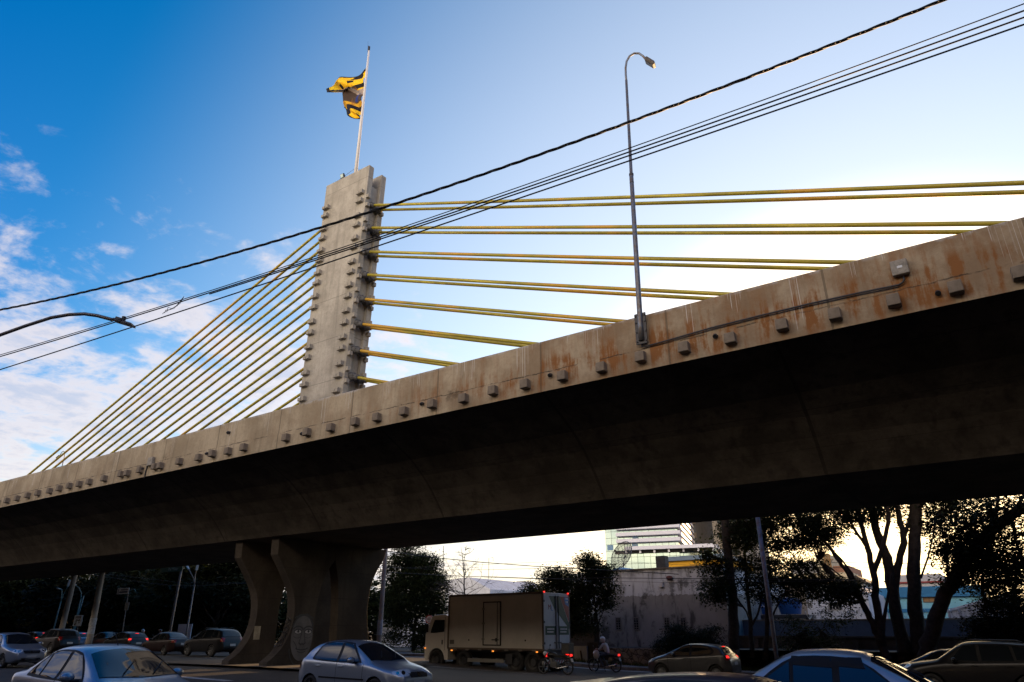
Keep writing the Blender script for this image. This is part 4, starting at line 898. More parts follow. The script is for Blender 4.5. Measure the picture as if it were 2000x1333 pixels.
# ------------------------------------------------------------------ motorbikes and riders (front is -X)
def motorbike(label, box=False, paint=REDP):
    r = empty('motorbike', (0, 0, 0), label, 'motorbike', 'motorbikes in the traffic'); Rw = .30
    for xx, nm in ((-.64, 0), (.62, 1)):
        h = MB(); h.lathe([(0, -.05), (.045, -.05), (.045, .05), (0, .05)], (0, 0, 0), (0, 1, 0), 10)
        w = h.build('wheel', DKST, r); w.location = (xx, 0, Rw)
        t = MB(); n = 30
        t.lathe([(Rw-.055, -.025), (Rw-.02, -.045), (Rw, -.02), (Rw, .02), (Rw-.02, .045), (Rw-.055, .025), (Rw-.055, -.025)], (0, 0, 0), (0, 1, 0), n); t.build('tyre', TYRE, w, smooth=True)
        t = MB()
        t.lathe([(Rw-.055, -.02), (Rw-.075, 0), (Rw-.055, .02)], (0, 0, 0), (0, 1, 0), n)
        for k in range(6): a = k*math.pi/3; t.tube([(0, 0, 0), (math.cos(a)*(Rw-.06), 0, math.sin(a)*(Rw-.06))], .016, 6)
        t.build('rim', RIM, w)
    f = MB()
    for s in (-1, 1): f.tube([(-.64, s*.075, Rw), (-.44, s*.075, .86)], .02, 8)
    f.build('fork', CHROME, r)
    f = MB(); f.tube([(-.42, 0, .80), (-.1, 0, .62), (.1, 0, .40)], .03, 8)
    for s in (-1, 1): f.tube([(.62, s*.09, Rw), (.15, s*.08, .38)], .02, 8); f.tube([(.62, s*.1, Rw+.02), (.48, s*.1, .66)], .022, 8); f.tube([(-.3, s*.05, .72), (.45, s*.09, .70), (.75, s*.08, .80)], .018, 8)
    f.build('frame', DKST, r)
    e = MB(); e.box((-.05, 0, .40), (.36, .26, .26)); e.lathe([(.0, 0), (.09, 0), (.09, .22), (0, .22)], (-.16, 0, .48), (-.5, 0, .87), 12); e.build('engine', mat('engine_grey', (.08, .08, .085), .5, .6), r, bevel=.03)
    e = MB(); e.ell((-.18, 0, .80), (.26, .14, .13), 16, 10); e.build('fuel_tank', paint, r, smooth=True)
    e = MB(); e.box((.27, 0, .775), (.68, .24, .09), taper=.86); e.build('seat', BLACK, r, bevel=.035)
    e = MB(); e.box((.62, 0, .74), (.34, .16, .10), taper=.7); e.build('tail_cowl', paint, r, bevel=.03)
    e = MB(); e.tube([(-.05, -.13, .30), (.2, -.15, .26), (.72, -.17, .36)], [.025, .035, .045], 10); e.build('exhaust', CHROME, r, smooth=True)
    for xx, a0, a1 in ((-.64, 40, 165), (.62, 10, 110)):
        e = MB(); pts = [(xx + (Rw+.035)*math.cos(R(a)), Rw + (Rw+.035)*math.sin(R(a))) for a in [a0 + (a1-a0)*i/8 for i in range(9)]]
        for (ax_, az), (bx2, bz) in zip(pts, pts[1:]): e.add([(ax_, -.06, az), (ax_, .06, az), (bx2, .06, bz), (bx2, -.06, bz), (ax_*.999+.0, -.06, az+.012), (ax_, .06, az+.012), (bx2, .06, bz+.012), (bx2, -.06, bz+.012)], [(0,1,2,3),(7,6,5,4),(0,4,5,1),(2,6,7,3),(1,5,6,2),(0,3,7,4)])
        e.build('mudguard', paint if xx < 0 else BLACK, r)
    e = MB(); e.tube([(-.40, -.36, 1.0), (-.46, -.2, 1.02), (-.46, 0, .96), (-.46, .2, 1.02), (-.40, .36, 1.0)], .016, 8); e.build('handlebar', DKST, r)
    for s in (-1, 1):
        e = MB(); e.tube([(-.45, s*.22, 1.01), (-.47, s*.30, 1.16)], .008, 6); e.ell((-.46, s*.32, 1.20), (.02, .06, .045), 10, 6); e.build('mirror', DKST, r)
    e = MB(); e.ell((-.55, 0, .86), (.09, .10, .10), 12, 8); e.build('headlight', LENS, r, smooth=True)
    e = MB(); e.box((.82, 0, .80), (.05, .16, .09)); e.build('tail_light', BRAKE, r, bevel=.01)
    e = MB(); e.box((.86, 0, .60), (.015, .18, .15), rot=Matrix.Rotation(R(-20), 3, 'Y')); e.build('number_plate', PLATE, r)
    e = MB(); e.tube([(-.1, .1, .22), (-.12, .28, .02)], .014, 6); e.build('side_stand', DKST, r)
    if box:
        e = MB(); e.box((.64, 0, 1.06), (.42, .44, .42)); bo = e.build('delivery_box', mat('box_dark', (.03, .03, .032), .6), r, bevel=.03)
        e = MB(); e.box((.64, 0, 1.285), (.44, .46, .03)); e.build('lid', MC['box_dark'], bo, bevel=.01)
    return r
SKIN = mat('skin', (.26, .145, .095), .55)
def rider(shirt, trousers, label, helmet_col):
    r = empty('person', (0, 0, 0), label, 'person', 'riders in the traffic')
    J = {}; E = []; RAD = []
    vs = []
    def jt(p, rad, par=None):
        vs.append(Vector(p)); RAD.append(rad); i = len(vs)-1
        if par is not None: E.append((par, i))
        return i
    # pelvis on the seat, back leaning a little forward, arms to the grips, feet on the pegs
    pel = jt((.20, 0, .89), (.155, .13))
    w1 = jt((.17, 0, 1.02), (.15, .125), pel); ch = jt((.10, 0, 1.17), (.175, .13), w1); up = jt((.03, 0, 1.29), (.15, .11), ch); nk = jt((-.02, 0, 1.37), (.062, .06), up)
    hd = jt((-.06, 0, 1.45), (.085, .085), nk); h2 = jt((-.07, 0, 1.53), (.088, .095), hd); h3 = jt((-.065, 0, 1.60), (.055, .06), h2)
    jt((-.155, 0, 1.49), (.016, .018), hd)                                   # nose
    for s in (-1, 1):
        sh = jt((.03, s*.20, 1.29), (.068, .068), up); el = jt((-.12, s*.30, 1.08), (.046, .046), sh); fa = jt((-.29, s*.31, 1.07), (.036, .036), el); wr = jt((-.36, s*.305, 1.03), (.027, .030), fa)
        pa = jt((-.40, s*.30, 1.025), (.022, .04), wr)
        for k, (dy, ln) in enumerate(((-.036, .045), (-.012, .052), (.012, .05), (.035, .04))):
            a = jt((-.43, s*.30+dy, 1.03), (.010, .010), pa); b_ = jt((-.445, s*.30+dy, 1.005), (.009, .009), a); jt((-.425, s*.30+dy, .985), (.008, .008), b_)
        th = jt((-.395, s*(.30-.05), 1.0), (.011, .011), wr); jt((-.41, s*(.30-.06), .98), (.009, .009), th)
        hp = jt((.13, s*.11, .86), (.095, .09), pel); kn = jt((-.22, s*.20, .76), (.062, .062), hp); kf = jt((-.20, s*.20, .68), (.06, .058), kn); ca = jt((-.10, s*.19, .52), (.055, .052), kf); an = jt((-.02, s*.18, .33), (.037, .04), ca)
        he = jt((.02, s*.18, .27), (.036, .036), an); jt((-.10, s*.185, .265), (.042, .032), he); jt((-.19, s*.19, .27), (.036, .024), len(vs)-1)
    me = bpy.data.meshes.new('person'); me.from_pydata(vs, E, []); o = bpy.data.objects.new('body', me); C.objects.link(o)
    sk = o.modifiers.new('skin', 'SKIN'); sk.use_smooth_shade = True; o.modifiers.new('sub', 'SUBSURF').levels = 1
    for i, v in enumerate(me.skin_vertices[0].data): v.radius = RAD[i]; v.use_root = (i == 0)
    dg = bpy.context.evaluated_depsgraph_get(); m2 = bpy.data.meshes.new_from_object(o.evaluated_get(dg)); o.modifiers.clear(); o.data = m2
    for m in (SKIN, shirt, trousers, BLACK): m2.materials.append(m)
    for p in m2.polygons:
        c = p.center; k = 1
        if c.z > 1.36 or (c.x < -.17 and c.z > .95 and abs(c.y) > .22): k = 0
        elif c.z < .315: k = 3
        elif c.z < .945 and not (c.x < -.25 and c.z > .9): k = 2
        p.material_index = k; p.use_smooth = True
    o.parent = r; o.name = 'body'
    hm = mat('helmet_'+helmet_col, dict(white=(.55, .58, .6), black=(.02, .02, .022), grey=(.25, .27, .3))[helmet_col], .2, coat=.7)
    h = MB(); h.ell((-.065, 0, 1.525), (.15, .13, .15), 20, 14)
    h.v = [(x, y, max(z, 1.42) if x > -.11 else max(z, 1.44)) for x, y, z in h.v]; ho = h.build('helmet', hm, r, smooth=True)
    h = MB(); n = 12; pl = [(1.60, 1.69)]
    vis = [(-.065 + .154*math.cos(a)*-1, .134*math.sin(a)) for a in [R(-70 + 140*i/n) for i in range(n+1)]]
    vv = [(x, y, z) for z in (1.475, 1.57) for x, y in vis] + [(x*1.02-.004, y*1.02, z) for z in (1.475, 1.57) for x, y in vis]; k = n+1
    fs = [(i, i+1, k+i+1, k+i) for i in range(n)] + [(2*k+i, 3*k+i, 3*k+i+1, 2*k+i+1) for i in range(n)]
    h.add(vv, fs); h.build('visor', GLASS, ho, smooth=True)
    return r
WSH = mat('white_shirt', (.50, .48, .46), .85); JEAN = mat('jeans', (.05, .07, .12), .85); DSH = mat('dark_shirt', (.03, .03, .035), .85)
m1 = motorbike('motorbike with red tail lamp carrying a rider in a white shirt'); RY = 34.2; p = onY(1181, 1290, RY); z = G(p.x, RY)
m1.location = (p.x, RY, z)
r1 = rider(WSH, JEAN, 'motorbike rider in white shirt and white helmet, right of the truck', 'white'); r1.location = (p.x, RY, z-.02)
bagm = mat('plastic_bag', (.55, .50, .46), .35)
bg_ = MB(); rr = random.Random(3); bg_.ell((0, 0, 0), (.17, .13, .20), 14, 10); bg_.v = [(x*(1+.12*math.sin(9*z*6+y*20)), y*(1+.1*math.sin(x*40)), z if z < .1 else z*1.15) for x, y, z in bg_.v]; bg_.tube([(0, 0, .17), (-.03, 0, .25), (0, 0, .30)], [.05, .02, .02], 8)
tag(bg_.build('plastic_bag', bagm, smooth=True, loc=(p.x-.30, RY-.30, z+.80)), 'pale plastic shopping bag hanging from the handlebar of the ridden motorbike', 'bag')
m2 = motorbike('motorbike with dark carrier box standing by the back of the truck, no rider', box=True, paint=BLKP); p = onY(1085, 1290, 29.3); m2.location = (p.x, 29.3, G(p.x, 29.3))
for px, Y, sh, hc, lb in ((279, 32.0, DSH, 'white', 'rider with pale helmet showing above the queue, left of the dark red saloon'), (313, 33.5, DSH, 'black', 'rider with dark helmet showing over the roof of the dark red saloon'), (131, 30.8, DSH, 'grey', 'rider with grey helmet showing above the black boxy car')):
    p = onY(px, 1240, Y); z = G(p.x, Y)
    mm = motorbike('motorbike hidden in the queue under the ' + lb.split(' showing')[0], paint=BLKP); mm.location = (p.x, Y, z)
    rr_ = rider(sh, JEAN, lb, hc); rr_.location = (p.x, Y, z-.02)
# ------------------------------------------------------------------ street surface
def frange(a, b, s):
    o = []; x = a
    while x < b - 1e-6: o.append(x); x += s
    return o + [b]
def sheet(name, xs, ys, off, m, zf=G, thick=None):
    n = len(ys); vs = [(x, y, zf(x, y)+off) for x in xs for y in ys]
    fs = [(i*n+j, (i+1)*n+j, (i+1)*n+j+1, i*n+j+1) for i in range(len(xs)-1) for j in range(n-1)]
    o = MB().add(vs, fs).build(name, m, fix=False); return kind(o)
def asphalt():
    m = bpy.data.materials.new('asphalt'); m.use_nodes = True; t = m.node_tree; b = t.nodes['Principled BSDF']
    v = t.nodes.new('ShaderNodeTexCoord').outputs['Object']
    col = mixc(t, sstep(t, noise(t, v, .16, 5), .35, .68), (.052, .045, .038), (.034, .030, .027))
    col = mixc(t, mth(t, 'MULTIPLY', sstep(t, noise(t, v, 1.0, 4, .6, sx=(.06, 1.6, 1)), .5, .7), .5), col, (.022, .020, .019))
    col = mixc(t, mth(t, 'MULTIPLY', sstep(t, noise(t, v, 60.0, 3), .5, .75), .4), col, (.09, .08, .07))
    t.links.new(col, b.inputs['Base Color']); b.inputs['Roughness'].default_value = .82; b.inputs['Specular IOR Level'].default_value = .3
    bn = nd(t, 'ShaderNodeBump', ins={'Strength': .4, 'Distance': .01}); t.links.new(noise(t, v, 90, 4), bn.inputs['Height']); t.links.new(bn.outputs[0], b.inputs['Normal'])
    return m
XS = [-900, -400, -200, -120] + frange(-80, 40, 2.5) + [70, 120, 250, 600, 900]
sheet('ground', XS, [-200, -60, -20, -8] + frange(-5, 40, 2.5) + [60, 100, 200, 500, 1500], -.012, mat('soil', (.055, .045, .034), .95, var=.5, scale=.6))
sheet('road', [-200, -120] + frange(-80, 40, 2.5) + [70, 120], frange(-4, 36.5, 1.5), 0, asphalt())
PAINT = mat('road_paint', (.42, .42, .41), .7, var=.45, scale=5)
def onZ(px, py, Z=0):
    d = ray(px, py); t = (Z-EYE)/d.z; return Vector((d.x*t, d.y*t, Z))
lm = onZ(110, 1313)
def mark(x0, x1, y0, y1): return sheet('road_marking', frange(x0, x1, 2.0), [y0, y1], .005, PAINT)
mark(-90, -22.5, lm.y-.18, lm.y+.22)
for k in range(14): mark(-62+k*6.2, -59.6+k*6.2, 27.9, 28.05)
for k in range(12): mark(-60+k*6.2, -57.5+k*6.2, 9.6, 9.73)
mark(-90, 30, 35.6, 35.95)  # white line painted in for the strip of sky reflected along the road edge
mark(-26, -18, 28.2, 28.32)
kb = MB(); n = 60
KERB = mat('kerb_concrete', (.22, .21, .20), .9, var=.4, scale=3)
for i in range(n):
    a, b2 = lerp(-110, 40, i/n), lerp(-110, 40, (i+1)/n); za, zb_ = G(a, 36.6), G(b2, 36.6)
    kb.add([(a, 36.5, za-.1), (b2, 36.5, zb_-.1), (b2, 36.65, zb_-.1), (a, 36.65, za-.1), (a, 36.5, za+.15), (b2, 36.5, zb_+.15), (b2, 36.65, zb_+.15), (a, 36.65, za+.15)], [(3,2,1,0),(4,5,6,7),(0,1,5,4),(2,3,7,6)])
kind(kb.build('kerb', KERB))
sheet('pavement', frange(-110, 40, 2.5), [36.65, 38.6], .14, mat('pavement_slab', (.16, .15, .135), .9, var=.4, scale=1.5), zf=lambda x, y: G(x, 36.6))
MB_ISL = MB(); kind(sheet('pier_island', frange(-36, -24, 1.0), [20.6, 28.6], .10, mat('island_earth', (.075, .055, .04), .95, var=.4, scale=1.2)))
TERR = .72
def terr(x, y): return TERR + .25*sm(-60, -90, x)
sheet('terrace', [-40] + frange(-22, 40, 3) + [90, 300], [39.15, 45, 60, 140, 320], 0, mat('terrace_earth', (.06, .05, .035), .95, var=.4, scale=.4), zf=lambda x, y: TERR if x > -23 else 0.0)

# ------------------------------------------------------------------ foliage
def leaf_mat(name, c1, c2, tr=.35):
    m = bpy.data.materials.new(name); m.use_nodes = True; t = m.node_tree; b = t.nodes['Principled BSDF']; b.inputs['Roughness'].default_value = .75; b.inputs['Specular IOR Level'].default_value = .2
    v = t.nodes.new('ShaderNodeTexCoord').outputs['Object']; col = mixc(t, sstep(t, noise(t, v, 1.7, 4), .36, .64), c1, c2)
    t.links.new(col, b.inputs['Base Color']); ts = nd(t, 'ShaderNodeBsdfTranslucent'); t.links.new(col, ts.inputs[0]); mx = nd(t, 'ShaderNodeMixShader', ins={0: tr})
    t.links.new(b.outputs[0], mx.inputs[1]); t.links.new(ts.outputs[0], mx.inputs[2]); t.links.new(mx.outputs[0], t.nodes['Material Output'].inputs[0]); return m
LEAF_D = leaf_mat('leaf_dark', (.014, .022, .007), (.008, .013, .005), .22)
LEAF_M = leaf_mat('leaf_mid', (.032, .045, .012), (.013, .021, .007), .32)
BARK = mat('bark', (.034, .027, .022), .95, var=.55, scale=5, bump=.6, bscale=12)
BARKP = mat('bark_pale', (.10, .085, .07), .95, var=.5, scale=5)
def leaves(mb, clumps, per, size, rg, spread):
    U = rg.uniform; gs = rg.gauss
    vs = mb.v; fs = mb.f; ms = mb.m
    for c, sc_ in clumps:
        for _ in range(per):
            px = c.x + gs(0, spread*sc_); py = c.y + gs(0, spread*sc_); pz = c.z + gs(0, spread*sc_*.62)
            s = size*U(.45, 1.75); a = U(0, 6.283); tl = U(-.9, .45); ca, sa = math.cos(a), math.sin(a); ct, st = math.cos(tl), math.sin(tl)
            dx, dy, dz = ca*ct*s, sa*ct*s, st*s; r = U(-.7, .7); wx, wy, wz = -sa*s*.27*math.cos(r), ca*s*.27*math.cos(r), s*.27*math.sin(r)
            o = len(vs)
            vs += [(px, py, pz), (px+dx*.5+wx, py+dy*.5+wy, pz+dz*.5+wz), (px+dx, py+dy, pz+dz), (px+dx*.5-wx, py+dy*.5-wy, pz+dz*.5-wz)]
            fs.append((o, o+1, o+2, o+3)); ms.append(0)
def blob_clumps(c, r, n, rg, shell=.55):
    out = []
    while len(out) < n:
        p = Vector((rg.uniform(-1, 1), rg.uniform(-1, 1), rg.uniform(-1, 1)))
        if p.length > 1 or (p.length < shell and rg.random() < .6): continue
        out.append((Vector((c.x+p.x*r[0], c.y+p.y*r[1], c.z+p.z*r[2])), 1.0))
    return out
def finish_tree(root, trunk, crown, bark, leaf):
    if trunk.v: trunk.build('trunk', bark, root, smooth=True, fix=False)
    crown.build('crown', leaf, root, fix=False)
def wob(pts, rg, a, k=4):
    out = []
    for p, q in zip(pts, pts[1:]): out += [p.lerp(q, i/k) + Vector((rg.gauss(0, a), rg.gauss(0, a), rg.gauss(0, a*.5)))*(1 if i else 0) for i in range(k)]
    return out + [pts[-1]]
def px_tree(label, Y, limbs, blobs, seed, per=26, size=.17, spread=.30, bark=BARK, leaf=LEAF_D, name='tree', dens=1.75, cat='tree', group=None, twigs=True):
    # limbs: ([(px,py,dy)...], r0, r1) in metres off the plane Y; blobs: (px,py,rx,ry,dy,n)
    rg = random.Random(seed); base = onY(limbs[0][0][0][0], limbs[0][0][0][1], Y) if limbs else onY(blobs[0][0], blobs[0][1], Y)
    root = empty(name, (base.x, Y, base.z), label, cat, group); o = Vector(root.location)
    tr = MB(); cr = MB(); nodes = []
    for pts, r0, r1 in limbs:
        P3 = [onY(p[0], p[1], Y + (p[2] if len(p) > 2 else 0)) - o for p in pts]
        w = wob(P3, rg, min(.025, r0*.09)); n = len(w)
        tr.tube(w, [.86*lerp(r0, r1, (i/(n-1))**.8)*(1+.05*math.sin(i*1.7+seed)) for i in range(n)], 9); nodes += [(p, lerp(r0, r1, i/(n-1))) for i, p in enumerate(w)][n//3:]
    cl = []
    for b in blobs:
        bx, by, rx, ry = b[:4]; dy = b[4] if len(b) > 4 else 0; n = b[5] if len(b) > 5 else 26
        c = onY(bx, by, Y+dy) - o; m_ = (c + o).length/1480
        cl += blob_clumps(c, (rx*m_*1.15, rx*m_*.9, ry*m_), int(n*dens), rg)
    if twigs and nodes:
        for c, _ in cl:
            q, rr = min(nodes, key=lambda t: (t[0]-c).length_squared)
            if (q-c).length < 4.5: tr.tube([q, q.lerp(c, .5) + Vector((0, 0, rg.uniform(-.1, .25))), c], [min(.03, rr), .016, .006], 4, cap=False)
    leaves(cr, cl, int(per*1.9), size*.70, rg, spread*1.08)
    finish_tree(root, tr, cr, bark, leaf); return root
# the big multi-stemmed trees at the right, in front of the blue-grey wall
px_tree('tall straight dark trunk at the corner of the stained building', 38.0,
    [([(1434,1268),(1432,1180),(1424,1100),(1416,1020),(1410,960),(1402,860)], .33, .2), ([(1424,1100),(1380,1082,-.5),(1340,1075,-1),(1300,1072,-1)], .07, .015), ([(1418,1040),(1455,1010,1),(1500,985,1.5)], .12, .05), ([(1432,1160),(1458,1195,.6),(1470,1230,.8)], .07, .04)],
    [(1392,1105,20,20,-1,20),(1384,1085,10,8,-1,6),(1400,1150,30,14,-1,24),(1398,1170,20,10,-1,12),(1440,1050,40,26,.5,40),(1400,930,70,50,0,40),(1480,1000,50,30,1,40)], 11, per=22, size=.19, spread=.26, leaf=LEAF_M)
px_tree('slim several stemmed tree with flat layered crown behind the steel post', 39.4,
    [([(1470,1285),(1466,1225),(1460,1160),(1454,1080),(1470,1010),(1478,940)], .16, .06), ([(1495,1290),(1498,1225),(1496,1150),(1490,1080),(1500,1000)], .17, .05), ([(1466,1225),(1480,1200),(1492,1150),(1516,1100),(1530,1050)], .08, .03), ([(1498,1225),(1520,1180),(1550,1130),(1600,1095)], .07, .02), ([(1460,1160),(1440,1130),(1425,1110)], .06, .02), ([(1454,1080),(1500,1040),(1560,1020)], .05, .02)],
    [(1470,1030,60,22,0,60),(1540,1022,60,20,0,60),(1500,1062,50,16,0,40),(1560,1062,46,14,.5,30),(1470,1100,44,16,-.4,36),(1540,1105,60,14,0,44),(1475,1140,40,12,-.5,24),(1545,1135,52,13,-.3,40),(1600,1140,46,11,-.3,34),(1640,1155,30,9,-.3,20),(1500,1165,34,10,0,20),(1570,1165,40,9,0,24),(1600,1050,40,18,.5,30),(1520,980,80,30,0,50)], 12, per=24, size=.17, spread=.24, leaf=LEAF_D)
px_tree('dark forked tree whose two lean stems frame the ornamented tower', 38.6,
    [([(1735,1290),(1722,1262),(1708,1225),(1690,1190),(1668,1140),(1650,1110),(1630,1085),(1605,1050),(1580,1020)], .24, .07), ([(1690,1190),(1676,1150),(1664,1120),(1645,1095),(1626,1075)], .09, .04), ([(1722,1262),(1712,1180),(1706,1120),(1694,1070),(1680,1020),(1668,960)], .24, .10), ([(1706,1120),(1724,1070),(1735,1020),(1732,970),(1735,920)], .15, .08), ([(1694,1070),(1672,1040),(1650,1000),(1640,960)], .10, .05), ([(1722,1262),(1728,1200),(1735,1160),(1742,1120)], .12, .05), ([(1680,1020),(1700,980),(1706,930)], .10, .05)],
    [(1620,1015,50,26,0,50),(1680,1000,40,24,0,36),(1590,1045,36,16,0,24),(1660,1150,30,10,-.4,20),(1640,1170,30,10,-.4,16),(1700,985,34,18,.6,24),(1660,930,90,50,0,70)], 13, per=24, size=.18, spread=.25)
px_tree('thick grey trunked tree rising straight behind the forked tree', 39.6,
    [([(1770,1290),(1762,1250),(1748,1190),(1738,1120),(1728,1080),(1712,1040),(1700,990),(1690,930)], .40, .18), ([(1798,1292),(1794,1240),(1786,1180),(1784,1110),(1786,1050),(1790,990),(1792,900)], .44, .26), ([(1748,1190),(1752,1110),(1766,1060),(1756,1010),(1748,960),(1744,900)], .24, .10), ([(1790,1000),(1808,970),(1830,945)], .16, .08), ([(1762,1060),(1778,1010),(1780,970)], .12, .06), ([(1798,1130),(1812,1090),(1822,1050),(1830,1010)], .06, .03)],
    [(1745,985,22,20,.5,16),(1722,1010,12,16,.5,8),(1768,1020,12,26,1,8),(1815,1020,30,20,.6,26),(1840,990,40,18,.6,36),(1760,920,80,40,0,70),(1880,975,40,16,.6,24)], 14, per=22, size=.18, spread=.24)
px_tree('leaning tree with heavy bough sweeping up to the right edge', 37.4,
    [([(1808,1290),(1816,1250),(1832,1195),(1852,1150),(1880,1105),(1905,1070),(1940,1032),(1985,1000),(2040,970)], .42, .22), ([(1880,1105),(1896,1090),(1906,1050),(1905,1010)], .10, .04), ([(1852,1150),(1850,1110),(1848,1080),(1846,1050)], .08, .03), ([(1930,1040),(1946,1000),(1950,960)], .12, .06), ([(1975,1005),(1985,1060),(1998,1100)], .09, .05), ([(1960,1015),(1990,985),(2010,950)], .12, .07)],
    [(1880,1040,44,34,-.5,90),(1915,1030,40,30,-.5,80),(1860,1075,32,24,-.3,44),(1900,1085,40,26,-.4,70),(1940,1075,34,26,.3,50),(1960,1110,40,26,.3,60),(1930,1130,36,20,.3,46),(1990,1060,34,40,.5,50),(1905,1120,26,18,0,34),(1960,985,44,16,0,34),(1990,1010,24,20,0,20),(1935,1000,30,14,.6,20),(1850,1140,20,14,0,12)], 15, per=24, size=.19, spread=.28, dens=.8)
px_tree('leafy sapling thicket at the right edge above the black four wheel drive', 36.9,
    [([(1935,1292),(1930,1240),(1925,1180),(1915,1150)], .06, .02), ([(1975,1292),(1972,1240),(1980,1170),(1975,1120)], .06, .02)],
    [(1960,1215,50,30,0,70),(1985,1180,40,30,0,50),(1930,1240,34,26,0,44),(1990,1240,40,30,0,50),(1975,1130,34,24,.3,34),(1950,1170,24,24,.2,26)], 16, per=24, size=.14, spread=.24, name='shrub', cat='shrub')
px_tree('flowering creeper with a few orange blooms hanging against the blue grey wall', 40.2,
    [([(1585,1290),(1580,1250),(1560,1215),(1540,1200)], .03, .01), ([(1580,1250),(1610,1225),(1650,1205)], .02, .006), ([(1570,1240),(1590,1200),(1620,1193)], .02, .006)],
    [(1560,1230,34,14,0,14),(1600,1250,34,18,0,26),(1545,1215,20,10,0,8),(1630,1215,24,10,0,10),(1600,1270,40,18,0,34),(1540,1262,30,16,0,20),(1660,1202,10,4,0,4),(1610,1196,10,3,0,4)], 17, per=15, size=.14, spread=.20, name='creeper', cat='plant', leaf=LEAF_M)
px_tree('round leafy shrub growing against the foot of the stained building', 38.9,
    [([(1335,1285),(1332,1260),(1325,1235)], .05, .02), ([(1337,1285),(1350,1255),(1365,1238)], .04, .015), ([(1290,1275),(1280,1262),(1268,1255)], .02, .006), ([(1370,1280),(1385,1250),(1400,1228)], .02, .008)],
    [(1325,1240,26,18,0,40),(1345,1258,40,20,0,60),(1310,1262,30,16,0,36),(1380,1240,20,10,0,12),(1395,1230,14,5,0,6),(1372,1262,26,14,0,26),(1400,1258,16,12,0,10)], 18, per=24, size=.13, spread=.19, name='shrub', cat='shrub')
# street trees by the truck
px_tree('slender young tree between the truck and the stained building', 37.9,
    [([(1171,1292),(1168,1240),(1165,1200),(1160,1160),(1155,1115),(1150,1090)], .09, .03), ([(1168,1220),(1180,1190),(1190,1160)], .04, .015), ([(1165,1200),(1150,1170),(1138,1145)], .04, .015)],
    [(1148,1095,22,14,0,26),(1162,1110,26,14,0,30),(1150,1130,30,16,0,34),(1180,1120,22,12,0,20),(1185,1150,18,20,0,24),(1160,1165,26,20,0,30),(1140,1155,20,18,0,22),(1182,1180,14,14,0,12),(1148,1200,20,14,0,16),(1158,1225,18,12,0,8)], 19, per=22, size=.17, spread=.22, leaf=LEAF_M)
px_tree('leafy street tree standing directly behind the rear of the truck', 38.6,
    [([(1118,1292),(1112,1230),(1102,1190),(1095,1150)], .10, .03), ([(1112,1230),(1128,1190),(1130,1160)], .05, .02)],
    [(1075,1122,24,12,0,26),(1100,1125,24,14,0,30),(1088,1145,36,18,0,46),(1115,1160,26,24,0,44),(1125,1195,24,24,0,44),(1100,1185,24,24,0,30),(1110,1215,24,20,0,34),(1128,1230,20,12,0,14)], 20, per=22, size=.17, spread=.24, leaf=LEAF_M)
px_tree('low round tree top showing just over the truck roof', 52.0, [([(1045,1290),(1045,1200),(1042,1160)], .12, .04)], [(1038,1155,22,14,0,40),(1060,1162,24,12,0,34),(1048,1175,30,14,0,30)], 21, per=22, size=.2, spread=.3, leaf=LEAF_D)
px_tree('bushy dark tree right of the pier, behind the poster covered pole', 46.0,
    [([(806,1300),(808,1250),(812,1210),(806,1160),(800,1110)], .22, .08), ([(812,1210),(834,1180),(850,1150)], .10, .03), ([(808,1230),(785,1190),(772,1150)], .10, .03), ([(812,1210),(815,1180),(826,1130)], .09, .03)],
    [(800,1092,40,16,0,50),(835,1100,28,16,0,34),(780,1120,34,24,0,60),(820,1130,40,28,0,90),(850,1145,26,26,0,56),(790,1165,40,28,0,80),(835,1180,40,26,0,80),(775,1205,24,24,0,40),(800,1215,24,16,0,24),(850,1195,22,16,0,24),(842,1235,26,14,0,40),(770,1245,20,14,0,20),(820,1255,26,12,0,24),(790,1060,36,14,0,30)], 22, per=26, size=.23, spread=.33, leaf=LEAF_M)
# the leafless tree over the truck
def bare_tree():
    rg = random.Random(5); Y = 44.0; b = onY(903, 1290, Y); root = empty('bare_tree', (b.x, Y, 0), 'leafless thin tree with drooping twigs behind the truck roof', 'tree')
    o = Vector((b.x, Y, 0)); mb = MB(); top = onY(900, 1066, Y) - o; H = top.z
    tk_ = [Vector((0, 0, 0)), Vector((.02, 0, H*.4)), Vector((-.02, 0, H*.7)), top]; mb.tube(wob(tk_, rg, .03), [.09, .085, .08, .075, .07, .065, .06, .055, .045, .038, .03, .02, .008], 7)
    def br(p, d, L, r, lv):
        n = 6; pts = [p]; q = p.copy(); v = d.copy()
        for i in range(n):
            v = (v + Vector((rg.gauss(0, .22), rg.gauss(0, .22), rg.gauss(.06, .16)))).normalized(); q = q + v*L/n; pts.append(q.copy())
        mb.tube(pts, [lerp(r, r*.25, i/n) for i in range(n+1)], 4, cap=False)
        if lv > 0:
            for k in range(rg.randint(3, 5)):
                j = rg.randint(1, n); w = (v + Vector((rg.gauss(0, .7), rg.gauss(0, .7), rg.gauss(-.1, .5)))).normalized(); br(pts[j], w, L*rg.uniform(.35, .6), r*.5, lv-1)
    for i in range(24):
        z = H*rg.uniform(.40, .97); a = rg.uniform(0, 6.28); L = tab([(.4, 2.6), (.6, 2.4), (.8, 1.2), (1, .4)], z/H)*rg.uniform(.7, 1.1)
        br(Vector((0, 0, z)), Vector((math.cos(a), math.sin(a), .45)).normalized(), L, .03, 2)
    mb.build('trunk', mat('bark_twig', (.05, .045, .045), .9), root, fix=False)
bare_tree()
